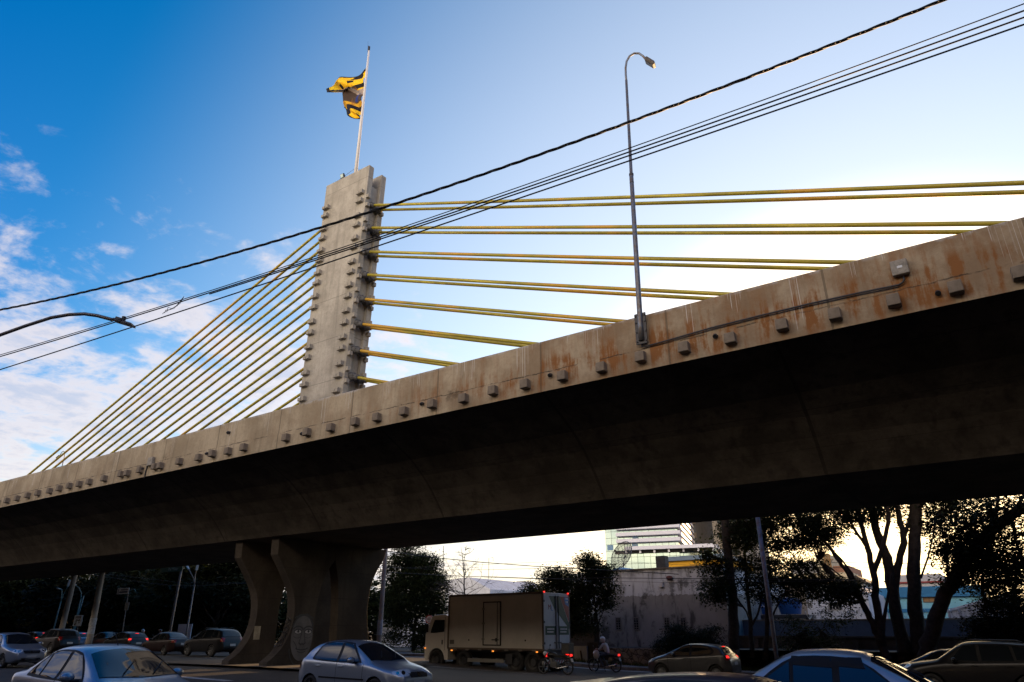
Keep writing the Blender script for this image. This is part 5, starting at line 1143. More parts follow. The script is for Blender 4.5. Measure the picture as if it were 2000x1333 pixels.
# the dense belt of trees beyond the road at the left: three grown once and set out again turned and scaled
def belt_tree(seed):
    rg = random.Random(seed); root = empty('tree', (0, 0, 0), 'x', 'tree', 'trees in the dark belt at the left'); tr = MB(); cr = MB()
    H = rg.uniform(11, 13.5)
    tr.tube(wob([Vector((0, 0, -.2)), Vector((.2, .1, 2.2)), Vector((.1, -.3, H*.6))], rg, .08), [.32, .30, .28, .26, .24, .2, .16, .12, .08], 8)
    cl = []
    for k in range(7):
        a = k*.9 + rg.uniform(-.3, .3); z = rg.uniform(2.4, 5.5); e = Vector((math.cos(a)*rg.uniform(2.2, 3.6), math.sin(a)*rg.uniform(2.2, 3.6), z + rg.uniform(.6, 2.2)))
        tr.tube(wob([Vector((.1, 0, z*.55)), e*.5 + Vector((0, 0, z*.3)), e], rg, .12), [.13, .12, .10, .09, .08, .06, .05, .03, .02], 6)
        cl += blob_clumps(e, (2.1, 2.1, 1.5), 34, rg)
    for k in range(7):
        a = rg.uniform(0, 6.28); cl += blob_clumps(Vector((math.cos(a)*1.8, math.sin(a)*1.8, rg.uniform(6, H-1.5))), (2.2, 2.2, 1.6), 26, rg)
    for k in range(5):
        a = rg.uniform(0, 6.28); cl += blob_clumps(Vector((math.cos(a)*2.6, math.sin(a)*2.6, rg.uniform(1.0, 2.6))), (1.8, 1.8, 1.2), 22, rg)
    leaves(cr, cl, 26, .42, rg, .46); finish_tree(root, tr, cr, BARKP, LEAF_D if seed % 2 else LEAF_M); return root
protos = [belt_tree(101), belt_tree(102), belt_tree(103)]
belt = [(-30,38,'first dark tree at the left edge under the bridge'),(38,40,'dark tree above the first red brake lamps at the left edge'),(95,44,'dark tree behind the leaning concrete pole'),(140,39,'dark tree behind the blue traffic sign'),(185,46,'dark tree directly behind the poster covered pole'),(232,41,'dark tree behind the white street sign on its post'),(285,44,'dark tree between the white sign and the green overhead sign'),(335,40,'dark tree beneath the green overhead sign'),(378,46,'dark tree behind the tall thin lamp post near the pier'),(420,41,'dark tree immediately left of the curved pier leg'),(468,45,'dark tree seen past the near edge of the curved pier'),(60,52,'taller dark tree further back at the left edge'),(210,56,'taller dark tree further back behind the white sign'),(350,55,'taller dark tree further back under the green sign'),(560,60,'dark tree seen through the gap between both pier frames'),(640,58,'dark tree seen through the arch of the nearer pier frame'),(735,60,'dark tree between the pier and the poster covered street pole')]
rg = random.Random(77)
for i, (px, Y, lb) in enumerate(belt):
    o = protos[i] if i < 3 else copy_tree(protos[i % 3])
    p = onY(px, 1225, Y); s = rg.uniform(.85, 1.05); o.location = (p.x, Y, .05); o.rotation_euler = (0, 0, rg.uniform(0, 6.28)); o.scale = (s, s, s*(.62 if px > 500 else .95)); o['label'] = lb
dw = MB(); rg = random.Random(31); cl = []
for _ in range(620):
    y = rg.uniform(66, 84); x = rg.uniform(-200, -1.12*y); cl.append((Vector((x, y, rg.uniform(.5, 11.5))), rg.uniform(1.2, 2.2)))
leaves(dw, cl, 60, .62, rg, 1.0); o = kind(dw.build('distant_trees', LEAF_D, fix=False), 'stuff'); tag(o, 'far dark mass of woodland behind the belt of trees at the left', 'wood')
for i, (X_, Y_) in enumerate(((8, 39.5), (16, 38.5), (26, 40), (34, 36))):
    o = copy_tree(protos[i % 3]); o.location = (X_, Y_, .1); o.rotation_euler = (0, 0, 1.3*i); o['label'] = ('dark street tree just past the right edge, beside the leaning tree', 'dark street tree to the right, second beyond the leaning tree', 'dark street tree to the right, third beyond the leaning tree', 'dark street tree to the right, nearest the bridge abutment')[i]; o['group'] = 'street trees out to the right'
# grass along the pavement's back edge
gm = MB(); rg = random.Random(8)
for _ in range(9000):
    x = rg.uniform(-34, 6); y = rg.uniform(37.7, 38.55) if x < -20 else rg.uniform(38.1, 38.6); z = G(x, 36.6)+.14; h = rg.uniform(.06, .26); a = rg.uniform(0, 6.28); dx, dy = math.cos(a)*.012, math.sin(a)*.012; lx, ly = rg.gauss(0, .06), rg.gauss(0, .06)
    gm.add([(x-dx, y-dy, z), (x+dx, y+dy, z), (x+lx, y+ly, z+h)], [(0, 1, 2)])
o = kind(gm.build('grass', leaf_mat('grass_blade', (.06, .075, .02), (.04, .05, .012), .3), fix=False), 'stuff'); tag(o, 'rough grass along the foot of the stone wall', 'grass')

# ------------------------------------------------------------------ walls and buildings
def plaster(name, c, dirt, amount=.6, zsplit=None, upper=None):
    m = bpy.data.materials.new(name); m.use_nodes = True; t = m.node_tree; b = t.nodes['Principled BSDF']; b.inputs['Roughness'].default_value = .92
    v = t.nodes.new('ShaderNodeTexCoord').outputs['Object']; s = nd(t, 'ShaderNodeSeparateXYZ'); t.links.new(v, s.inputs[0])
    col = mixc(t, sstep(t, noise(t, v, .8, 6), .35, .68), c, tuple(x*.78 for x in c))
    if upper:                                         # remains of the whitewash on the upper part, with a ragged lower edge
        e = mth(t, 'ADD', s.outputs[2], mth(t, 'MULTIPLY', mth(t, 'SUBTRACT', noise(t, v, 1.3, 6, .7), .5), .7))
        up = mth(t, 'MULTIPLY', mth(t, 'GREATER_THAN', e, zsplit), .8)
        up = mth(t, 'MULTIPLY', up, mth(t, 'SUBTRACT', 1.0, mth(t, 'MULTIPLY', sstep(t, noise(t, v, 1.0, 6, .65, sx=(2.2, 2.2, .5)), .5, .66), .9)))
        col = mixc(t, up, col, upper)
    st = noise(t, v, 1.0, 6, .65, sx=(1.6, 1.6, .35)); pt = noise(t, v, .7, 6, .7)
    k = mth(t, 'MAXIMUM', sstep(t, st, .52, .66), mth(t, 'MULTIPLY', sstep(t, pt, .52, .62), .9))
    col = mixc(t, mth(t, 'MULTIPLY', k, amount), col, dirt)
    if upper:
        tp = mth(t, 'MULTIPLY', sstep(t, mth(t, 'ADD', s.outputs[2], mth(t, 'MULTIPLY', mth(t, 'SUBTRACT', noise(t, v, .9, 6, .7), .5), 2.2)), zsplit+1.05, zsplit+1.75), .8)
        col = mixc(t, tp, col, dirt)
    t.links.new(col, b.inputs['Base Color'])
    bn = nd(t, 'ShaderNodeBump', ins={'Strength': .3, 'Distance': .02}); t.links.new(noise(t, v, 12, 6), bn.inputs['Height']); t.links.new(bn.outputs[0], b.inputs['Normal'])
    return m
def pxx(px, py, Y): return onY(px, py, Y).x
def pxz(px, py, Y): return onY(px, py, Y).z
def bld(name, label, Y, px0, px1, ytop, yb=1235, depth=8.0, m=None, z0=0.0, cat='building', zt=None):
    x0, x1 = pxx(px0, (ytop+yb)/2, Y), pxx(px1, (ytop+yb)/2, Y); z1 = zt if zt is not None else pxz((px0+px1)/2, ytop, Y)
    r = empty(name, ((x0+x1)/2, Y, z0), label, cat); w = MB(); w.bx(x0-(x0+x1)/2, x1-(x0+x1)/2, 0, depth, 0, z1-z0); wo = w.build('wall', m, r)
    r['_'] = 0; del r['_']
    return r, (x0, x1, z0, z1)
def win(r, Y, px0, px1, py0, py1, glass, frame, bars=1, proud=.0, name='window'):
    o = r.location; a = onY(px0, (py0+py1)/2, Y); b = onY(px1, (py0+py1)/2, Y); zt = pxz((px0+px1)/2, py0, Y)-o.z; zb_ = pxz((px0+px1)/2, py1, Y)-o.z; x0, x1 = a.x-o.x, b.x-o.x
    f = MB(); t_ = .06; yf = Y - o.y - .05 - proud
    f.bx(x0-t_, x1+t_, yf, yf+.06, zt, zt+t_); f.bx(x0-t_, x1+t_, yf, yf+.06, zb_-t_, zb_); f.bx(x0-t_, x0, yf, yf+.06, zb_, zt); f.bx(x1, x1+t_, yf, yf+.06, zb_, zt)
    for i in range(bars): xc = lerp(x0, x1, (i+1)/(bars+1)); f.bx(xc-.025, xc+.025, yf+.005, yf+.055, zb_, zt)
    fo = f.build(name, frame, r); p = MB(); p.bx(x0, x1, yf+.03, yf+.045, zb_, zt); p.build('pane', glass, fo); return fo
WGL = mat('window_glass', (.03, .035, .04), .08); WFR = mat('window_frame', (.30, .29, .27), .6); BRN = mat('window_blind', (.22, .13, .06), .7); DRK = mat('dark_opening', (.006, .006, .006), .9)
# old stained building on the terrace behind the low stone wall
YW = 42.4
r, (x0, x1, z0, z1) = bld('stained_building', 'old windowless looking concrete building with black mould and peeling whitewash', YW, 1168, 1419, 1112, depth=14, m=plaster('mouldy_plaster', (.27, .26, .24), (.038, .036, .033), .85, zsplit=3.05, upper=(.58, .60, .62)), z0=TERR-.1)
w = MB(); w.bx(x0-r.location.x-.05, x1-r.location.x+.05, -.06, 14, z1-z0+.003, z1-z0+.10); w.build('coping', concrete('coping_c', (.22, .19, .16), (.08, .07, .06)), r)
for px in (1208, 1243, 1303, 1335):
    win(r, YW, px-4, px+4, 1208, 1229 if px != 1243 else 1229, DRK, mat('block_frame', (.16, .145, .13), .9), bars=0)
    o = r.location; g = MB(); xa = pxx(px, 1218, YW)-o.x
    for k in range(4): zz = pxz(px, 1211+5*k, YW)-o.z; g.bx(xa-.13, xa+.13, -.055, -.03, zz-.015, zz+.015)
    g.bx(xa-.015, xa+.015, -.058, -.033, pxz(px, 1229, YW)-o.z, pxz(px, 1208, YW)-o.z); g.build('window_grille', MC['block_frame'], r)
fx = onY(1293, 1142, YW); q = MB(); q.box((0, -.10, 0), (.26, .2, .34)); f_ = q.build('floodlight', mat('lamp_white', (.5, .5, .5), .4), None, bevel=.03, loc=(fx.x, YW, fx.z)); tag(f_, 'small white wall floodlight on the stained building', 'floodlight')
fx = onY(1308, 1129, YW); q = MB(); q.ell((0, -.08, 0), (.22, .12, .13), 12, 8); f_ = q.build('siren', mat('rust_red', (.12, .03, .02), .7), None, smooth=True, loc=(fx.x, YW, fx.z)); tag(f_, 'small rusty red alarm box high on the stained building', 'alarm box')
q = onY(1294, 1106, YW+1.0); tkk = MB(); tkk.bx(-.32, .32, -.32, .32, 0, .78); tk_o = tkk.build('water_tank', mat('tank_dark', (.05, .05, .052), .8, var=.3), None, bevel=.04, loc=(q.x, YW+1.0, z1+.1)); tag(tk_o, 'small dark square water tank on the parapet of the stained building', 'water tank')
# satellite dish of wire mesh and the blue tarpaulin behind the parapet
q = onY(1218, 1112, YW+4); ds = empty('satellite_dish', (q.x, YW+4, z1-.6), 'large see-through mesh satellite dish on a post above the stained building', 'satellite dish')
MB().tube([(0, 0, 0), (0, 0, 1.55)], .045, 8).build('post', DKST, ds)
dm = MB(); Rd = 1.02; ax_ = Vector((-.35, -.85, .40)).normalized(); ua = ax_.orthogonal().normalized(); ub = ax_.cross(ua); c0 = Vector((.22, -.15, 1.85))
def dp(rr, a): return c0 + (ua*math.cos(a) + ub*math.sin(a))*rr + ax_*(.34*(rr/Rd)**2)
for k in range(16): a = k*math.pi/8; dm.tube([dp(Rd*i/6, a) for i in range(7)], .014, 4)
for rr in (.3, .6, .85, 1.02): dm.tube([dp(rr, a*math.pi/16) for a in range(33)], .013 if rr < 1 else .022, 4)
dm.build('dish', DKST, ds)
mm = MB(); nn = 24
for i in range(5):
    for k in range(nn): a, b2 = 2*math.pi*k/nn, 2*math.pi*(k+1)/nn; r0, r1 = Rd*i/5+.01, Rd*(i+1)/5; mm.add([dp(r0, a), dp(r0, b2), dp(r1, b2), dp(r1, a)], [(0, 1, 2, 3)])
def mesh_mat():
    m = bpy.data.materials.new('dish_mesh'); m.use_nodes = True; t = m.node_tree; b = t.nodes['Principled BSDF']; b.inputs['Base Color'].default_value = (.09, .075, .06, 1); b.inputs['Alpha'].default_value = .42; return m
mm.build('mesh_skin', mesh_mat(), ds)
fd = MB()
for a in (.3, 2.4, 4.5): fd.tube([dp(Rd*.95, a), c0 + ax_*.95], .012, 4)
fd.box(c0 + ax_*.95, (.12, .12, .14)); fd.build('feed_horn', DKST, ds)
q0, q1 = pxx(1186, 1117, YW+2), pxx(1240, 1117, YW+2); tp = MB(); tp.add([(q0, YW+1.2, z1+.02), (q1, YW+1.2, z1+.02), (q1, YW+4, z1+.30), (q0, YW+4, z1+.62), (q0, YW+1.2, z1-.1), (q1, YW+1.2, z1-.1), (q1, YW+4, z1+.18), (q0, YW+4, z1+.5)], [(0,1,2,3),(7,6,5,4),(0,4,5,1),(2,6,7,3),(1,5,6,2),(0,3,7,4)])
tag(tp.build('roof_sheet', mat('blue_sheet', (.06, .28, .50), .5)), 'bright blue sloping roof sheet behind the parapet of the stained building', 'roof sheet')
# low rubble wall in front
def rubble():
    m = bpy.data.materials.new('rubble'); m.use_nodes = True; t = m.node_tree; b = t.nodes['Principled BSDF']; b.inputs['Roughness'].default_value = .95
    v = t.nodes.new('ShaderNodeTexCoord').outputs['Object']; vo = nd(t, 'ShaderNodeTexVoronoi', feature='DISTANCE_TO_EDGE', ins={'Scale': 3.2}); t.links.new(v, vo.inputs['Vector']); v2 = nd(t, 'ShaderNodeTexVoronoi', ins={'Scale': 3.2}); t.links.new(v, v2.inputs['Vector'])
    col = mixc(t, v2.outputs['Color'], (.13, .11, .095), (.24, .215, .19)); col = mixc(t, sstep(t, noise(t, v, 1.4, 5), .5, .65), col, (.035, .03, .026)); col = mixc(t, mth(t, 'LESS_THAN', vo.outputs[0], .05), col, (.05, .045, .04))
    t.links.new(col, b.inputs['Base Color']); bn = nd(t, 'ShaderNodeBump', ins={'Strength': .8, 'Distance': .05}); t.links.new(sstep(t, vo.outputs[0], 0, .12), bn.inputs['Height']); t.links.new(bn.outputs[0], b.inputs['Normal']); return m
xa, xb = pxx(1188, 1280, 38.7), pxx(1440, 1280, 38.7); w = MB(); w.bx(xa, xb, 38.65, 39.2, -.6, TERR+.02)
tag(w.build('stone_wall', rubble()), 'low dark rubble stone wall under the stained building', 'wall')
xa, xb = pxx(1114, 1280, 38.8), pxx(1148, 1280, 38.8); w = MB(); w.bx(xa, xb, 38.7, 38.85, -.5, pxz(1130, 1262, 38.8)); tag(w.build('boundary_wall', plaster('pale_plaster', (.36, .37, .37), (.16, .15, .14), .5)), 'short pale rendered wall between the truck and the motorbike rider', 'wall')
p = onY(1138, 1290, 38.5); w = MB(); w.tube([Vector((p.x, 38.5, -.2)), onY(1134, 1271, 38.5)], [.06, .05], 7); tag(w.build('wooden_post', BARK), 'dark leaning wooden stake in front of the short pale wall', 'post')
xa, xb = pxx(1148, 1280, 39.0), pxx(1186, 1280, 39.0); w = MB(); w.bx(xa+.03, xb, 38.9, 39.1, -.5, pxz(1165, 1255, 39)); tag(w.build('wooden_fence', mat('dark_board', (.035, .028, .022), .9, var=.4, scale=6)), 'dark board fence between the pale wall and the stone wall', 'fence')
r, (x0, x1, z0, z1) = bld('shed', 'dark low shed with sloping roof behind the pale boundary wall', 43.5, 1110, 1160, 1222, depth=5, m=mat('shed_wall', (.06, .05, .042), .9, var=.3))
w = MB(); w.prism([(-.7, 0), (5.3, .7), (5.3, .82), (-.7, .12)], lambda y, z: (x0-r.location.x-.3, y, z+z1-z0), lambda y, z: (x1-r.location.x+.3, y, z+z1-z0)); w.build('roof', mat('shed_roof', (.045, .035, .03), .9, var=.4), r)
# long blue-grey wall with razor wire, standing on a darker retaining wall
YB = 45.0; xa, xb = pxx(1424, 1228, YB), 60.0; zt_ = pxz(1650, 1212, YB)
bw = empty('boundary_wall', ((xa+xb)/2, YB, TERR-.1), 'long plain blue grey wall behind the big trees, topped with razor wire', 'wall'); w = MB(); cx_ = (xa+xb)/2
w.bx(xa-cx_, xb-cx_, 0, .25, 0, zt_-TERR+.1); w.build('wall', plaster('bluegrey_plaster', (.075, .12, .20), (.045, .065, .10), .35), bw)
w = MB(); w.bx(xa-cx_-.02, xb-cx_, -.04, .29, zt_-TERR+.103, zt_-TERR+.17); w.build('coping', MC['kerb_concrete'], bw)
rz = MB(); pts = []; n = 900; xr0 = pxx(1570, 1205, YB)
for i in range(n): t_ = i/n; a = i*.55; pts.append((lerp(xr0, 20, t_), YB+.12+.2*math.cos(a), zt_+.32+.2*math.sin(a)))
rz.tube(pts, .012, 4); tag(rz.build('razor_wire', mat('razor_steel', (.35, .37, .4), .4, .7)), 'coils of razor wire along the top of the blue grey wall', 'razor wire')
w = MB(); w.bx(xa+.5, 60, 43.1, 43.4, -.6, pxz(1700, 1247, 43.2)); w.bx(xa+.5, 60, 43.0, 43.45, pxz(1700, 1247, 43.2)+.003, pxz(1700, 1245, 43.2)+.06)
for k in range(14): w.bx(xa+2+k*2.6, xa+2.25+k*2.6, 42.98, 43.098, -.6, pxz(1700, 1250, 43.2))
tag(w.build('retaining_wall', plaster('dark_plaster', (.085, .075, .068), (.04, .036, .033), .5)), 'dark retaining wall with piers below the long blue grey wall', 'wall')
# white house and its neighbours behind the blue-grey wall
WHT = plaster('white_plaster', (.60, .62, .66), (.42, .43, .45), .3); CRM = plaster('cream_plaster', (.50, .44, .30), (.34, .30, .22), .3); BEI = plaster('beige_plaster', (.36, .31, .25), (.24, .2, .17), .4); GRY = plaster('grey_plaster', (.36, .36, .38), (.25, .25, .27), .3)
r, e = bld('long_pale_house', 'long pale rendered house front glimpsed under the bushy tree right of the pier', 58.0, 745, 872, 1207, depth=9, m=WHT)
r, e = bld('white_house', 'plain white two storey house wall with two windows behind the blue grey wall', 54.0, 1578, 1700, 1158, depth=10, m=WHT)
win(r, 54.0, 1578+1, 1585, 1180, 1185, DRK, WFR); win(r, 54.0, 1620, 1643, 1179, 1190, WGL, WFR, bars=3)
x0, x1, z0, z1 = e; w = MB(); ml_ = (x0+x1)/2-r.location.x; w.prism([(x0-r.location.x, 0), (x1-r.location.x, 0), (x1-r.location.x-1.4, .75), (x0-r.location.x+2.5, .35)], lambda x, z: (x, .02, z+z1-z0), lambda x, z: (x, 9.9, z+z1-z0)); w.build('gable', WHT, r)
r, e = bld('beige_house', 'beige house half hidden by layered foliage, left of the white house', 58.0, 1466, 1576, 1132, depth=9, m=BEI); win(r, 58.0, 1478, 1496, 1140, 1149, WGL, WFR, bars=2); win(r, 58.0, 1506, 1520, 1140, 1149, WGL, WFR, bars=1)
r, e = bld('white_shed', 'narrow white building seen between the slim stems', 52.0, 1446, 1472, 1151, depth=6, m=WHT); x0, x1, z0, z1 = e; w = MB(); w.prism([(-.3, 0), (6, 0), (6, .9), (2.5, 1.0)], lambda y, z: (x0-r.location.x-3, y, z+z1-z0-.3), lambda y, z: (x0-r.location.x-.05, y, z+z1-z0-.3)); w.build('roof', mat('tile_red', (.20, .06, .035), .85, var=.4), r)
st_ = 50.0
for px, lb in ((1488, 'blue plastic water tank with white lettering on a dark stand'), (1545, 'blue plastic water tank without lettering on the same dark stand')):
    q = onY(px, 1200, st_); t_ = empty('water_tank', (q.x, st_, q.z), lb, 'water tank'); w = MB(); w.lathe([(0, 0), (.62, 0), (.80, .75), (.84, .78), (.80, .84), (.55, 1.0), (0, 1.05)], (0, 0, 0), (0, 0, 1), 24); w.build('tank', mat('tank_blue', (.012, .07, .24), .45), t_, smooth=False)
    if px == 1488: text_mesh('lettering', 'BRASILE', .30, mat('white_letter', (.6, .62, .64), .6), t_, Matrix.Translation((-.05, -.80, .52)) @ Matrix.Rotation(R(-8), 4, 'X') @ FACE_S)
q = onY(1515, 1202, st_); w = MB(); w.bx(q.x-2.6, q.x+2.3, st_-1, st_+1, q.z-.22, q.z-.004)
for dx in (-2.4, 0, 2.1): w.bx(q.x+dx-.1, q.x+dx+.1, st_-.8, st_-.6, 0, q.z-.222); w.bx(q.x+dx-.1, q.x+dx+.1, st_+.6, st_+.8, 0, q.z-.222)
tag(w.build('tank_stand', DKST), 'dark platform carrying the two blue water tanks', 'stand')
# grey block with the cream stair tower and brown lattice
YT = 95.0
r, e = bld('grey_block', 'grey apartment block with small dark windows left of the cream tower', YT, 1552, 1606, 1098, depth=12, m=GRY)
for px in (1566, 1575, 1592, 1600): win(r, YT, px-2.2, px+2.2, 1107.5, 1111, DRK, WFR, bars=0)
r, e = bld('stair_tower', 'cream stair tower with brown vertical lattice and crossbar', YT-.8, 1604, 1630, 1082, depth=7, m=CRM); o = r.location; LAT = mat('lattice_brown', (.18, .10, .03), .7)
w = MB()
for px in (1611.5, 1616.5, 1621.5): w.bx(pxx(px, 1097, YT-.8)-o.x-.09, pxx(px, 1097, YT-.8)-o.x+.09, -.2, -.02, pxz(px, 1114, YT-.8)-o.z, pxz(px, 1082, YT-.8)-o.z)
w.bx(pxx(1606, 1094, YT-.8)-o.x, pxx(1628, 1094, YT-.8)-o.x, -.25, -.203, pxz(1616, 1095, YT-.8)-o.z, pxz(1616, 1093, YT-.8)-o.z); w.build('lattice', LAT, r)
r, e = bld('brick_building', 'salmon brick building right of the cream tower', YT+1, 1632, 1669, 1105, depth=9, m=mat('salmon_brick', (.33, .17, .11), .9, var=.25, scale=3))
r, e = bld('beige_block', 'long beige block below the cream tower', YT-6, 1556, 1672, 1119, depth=5, m=CRM)
r, e = bld('low_white_building', 'small white building with dark roofline glimpsed between the forked stems', 70.0, 1672, 1696, 1140, depth=6, m=WHT)
x0, x1, z0, z1 = e; w = MB(); w.prism([(x0-r.location.x-.3, 0), (x1-r.location.x+.3, 0), (x1-r.location.x+.3, .12), ((x0+x1)/2-r.location.x, .7), (x0-r.location.x-.3, .12)], lambda x, z: (x, -.3, z+z1-z0+.002), lambda x, z: (x, 6.2, z+z1-z0+.002)); w.build('roof', MC['shed_roof'], r)
# blue building
YU = 62.0
BL1 = plaster('blue_plaster', (.03, .16, .33), (.02, .11, .24), .3); BL2 = plaster('light_blue_plaster', (.17, .42, .55), (.12, .3, .4), .25)
r, e = bld('blue_building', 'two tone blue building with a row of bronze windows behind the thick trunks', YU, 1725, 1925, 1166, depth=12, m=BL2)
x0, x1, z0, z1 = e; w = MB(); zz = pxz(1810, 1146, YU); w.bx(x0-r.location.x-.1, x1-r.location.x+.1, -.25, 11.9, z1-z0+.004, zz-z0); w.build('parapet_band', BL1, r)
w = MB(); w.bx(x0-r.location.x, x1-r.location.x, -.06, -.004, pxz(1810, 1196, YU)-z0, pxz(1810, 1189, YU)-z0); w.build('blue_stripe', BL1, r)
win(r, YU, 1804, 1846, 1166.5, 1175, BRN, mat('bronze_frame', (.10, .07, .05), .6), bars=3)
r2, e2 = bld('cream_hall', 'cream building with a red cornice line above the blue building', YU+16, 1745, 1850, 1122, depth=10, m=GRY); w = MB(); w.bx(e2[0]-r2.location.x-.1, e2[1]-r2.location.x+.1, -.2, -.004, pxz(1800, 1139, YU+16)-e2[2], pxz(1800, 1136, YU+16)-e2[2]); w.build('cornice', mat('cornice_red', (.18, .02, .02), .7), r2)
# white panelled ramp wall right of the leaning tree
xa, xb = pxx(1850, 1195, 50), pxx(1995, 1195, 50); za, zb2, zc = pxz(1850, 1212, 50), pxz(1850, 1196, 50), pxz(1935, 1171, 50)
pw = empty('panel_wall', (xa, 50, 0), 'white panelled wall rising to the right behind the leaning tree', 'wall'); w = MB(); sl = (zc-zb2)/(pxx(1935, 1171, 50)-xa); Lw = xb-xa
w.prism([(0, 0), (Lw, 0), (Lw, zb2+sl*Lw), (0, zb2)], lambda x, z: (x, 0, z), lambda x, z: (x, .2, z)); w.build('panel', WHT, pw)
for k in range(7):
    x_ = k*Lw/6.5; w = MB(); w.bx(x_, x_+.14, -.08, -.003, 0, zb2+sl*x_+.1); w.build('pier', GRY, pw)
w = MB(); w.add([(0, -.09, zb2), (Lw, -.09, zb2+sl*Lw), (Lw, .26, zb2+sl*Lw), (0, .26, zb2), (0, -.09, zb2+.12), (Lw, -.09, zb2+sl*Lw+.12), (Lw, .26, zb2+sl*Lw+.12), (0, .26, zb2+.12)], [(3,2,1,0),(4,5,6,7),(0,1,5,4),(2,3,7,6),(1,2,6,5),(3,0,4,7)]); w.build('coping', WHT, pw)
# ochre and blue shop building, then the glass office tower and two far towers
r, e = bld('ochre_building', 'ochre walled building with a slate blue top band left of the straight trunk', 62.0, 1298, 1420, 1094, depth=9, m=plaster('ochre_plaster', (.75, .40, .03), (.62, .32, .03), .2)); x0, x1, z0, z1 = e
w = MB(); w.bx(x0-r.location.x-.15, x1-r.location.x+.15, -.3, 9, z1-z0+.004, pxz(1350, 1086, 62)-z0); w.build('top_band', mat('slate_blue', (.13, .19, .26), .6, var=.1), r)
def glass_grid():
    m = bpy.data.materials.new('curtain_glass'); m.use_nodes = True; t = m.node_tree; b = t.nodes['Principled BSDF']
    v = t.nodes.new('ShaderNodeTexCoord').outputs['Object']; br = nd(t, 'ShaderNodeTexBrick', offset=0.0, ins={'Scale': 1.0, 'Mortar Size': .035, 'Brick Width': 1.25, 'Row Height': 1.25, 'Color1': (.30, .38, .35, 1), 'Color2': (.24, .32, .30, 1), 'Mortar': (.05, .06, .055, 1)})
    mp = nd(t, 'ShaderNodeMapping', ins={'Rotation': (R(90), 0, 0)}); t.links.new(v, mp.inputs[0]); t.links.new(mp.outputs[0], br.inputs[0])
    t.links.new(br.outputs[0], b.inputs['Base Color']); b.inputs['Metallic'].default_value = .6; t.links.new(mth(t, 'ADD', mth(t, 'MULTIPLY', br.outputs[1], .5), .06), b.inputs['Roughness'])
    return m
YO = 128.0; o_ = onY(1184, 1090, YO); GG = glass_grid(); AO = R(15.0)
of = empty('office_tower', (o_.x, YO, 0), 'tall green glass office building with pale horizontal balcony bands', 'building', rz=AO)
NXo, NYo = -math.sin(AO), math.cos(AO); DO = o_.x*NXo + YO*NYo
def fo_(px, py): p = onN(px, py, NXo, NYo, DO); return ((p.x-o_.x)*math.cos(AO) + (p.y-YO)*math.sin(AO), p.z)
xw = fo_(1326, 1070)[0]; w = MB(); w.bx(0, xw, 0, 30, 0, 50); w.build('glass_wall', GG, of)
w = MB(); xp = fo_(1400, 1090)[0]; w.bx(xw+.01, xp, 1.0, 26, 0, fo_(1350, 1071)[1]); w.build('podium', GG, of)
BAND = mat('band_white', (.56, .57, .64), .6)
xA = fo_(1206, 1060)[0]; xB = fo_(1222, 1070)[0]
z1_, z2_ = fo_(1325, 1047.5)[1], fo_(1325, 1057.3)[1]; z0_ = fo_(1325, 1034.5)[1]; z9_ = fo_(1325, 1042.5)[1]; dz_ = z0_ - z1_; hb_ = z9_ - z1_ if False else dz_*.52
for k in range(6):
    zz0 = fo_(1325, 1057.5)[1] + k*dz_
    w = MB(); w.bx(xA, xw+.6, -1.4, -.01, zz0, zz0 + hb_); w.bx(xw+.02, xw+.6, -.005, 30, zz0, zz0 + hb_); w.build('balcony_band', BAND, of)
zz = fo_(1330, 1072.5)[1]; w = MB(); w.bx(xB, xp-.2, -1.4, -.01, zz, zz + dz_*.52); w.bx(xp+.005, xp+.4, -.01, 26, zz, zz+dz_*.52); w.build('balcony_band', BAND, of)
zr_ = fo_(1330, 1078.5)[1]; w = MB(); w.bx(xA-.5, xp-.5, -.5, -.012, zr_, zz-.003); w.build('recess', DRK, of)
w = MB()
for i in range(7): xx = lerp(xB, xp-.6, i/6); w.bx(xx, xx+.35, -.9, -.52, zr_, zz-.003)
w.build('recess_post', BAND, of)
for px, py in ((1192, 1070), (1241, 1051), (1240, 1066)):
    a = fo_(px, py); w = MB(); w.bx(a[0]-.6, a[0]+.6, -.05, -.015, a[1]-.5, a[1]+.5); w.build('open_pane', mat('blue_pane', (.03, .14, .28), .2), of)
r, e = bld('dark_tower', 'dark grey tower block rising just behind the glass office building', 165.0, 1333, 1369, 1030, depth=20, m=plaster('dark_tower_wall', (.12, .12, .13), (.08, .08, .085), .3), zt=58)
x0, x1, z0, z1 = e
for k in range(16): w = MB(); w.bx((x0+x1)/2-r.location.x+.6, x1-r.location.x+.05, -.6, -.02, 3+3.2*k, 4.2+3.2*k); w.build('balcony', mat('balcony_brown', (.20, .16, .13), .8), r)
r, e = bld('pale_tower', 'pale tower block partly hidden behind the straight dark trunk', 160.0, 1403, 1462, 1030, depth=20, m=BEI, zt=62)
for k in range(10):
    w = MB(); w.bx(e[0]-r.location.x+1.2, e[1]-r.location.x-1.2, -.06, -.01, 10+3.6*k, 11.5+3.6*k); w.build('window_strip', WGL, r)
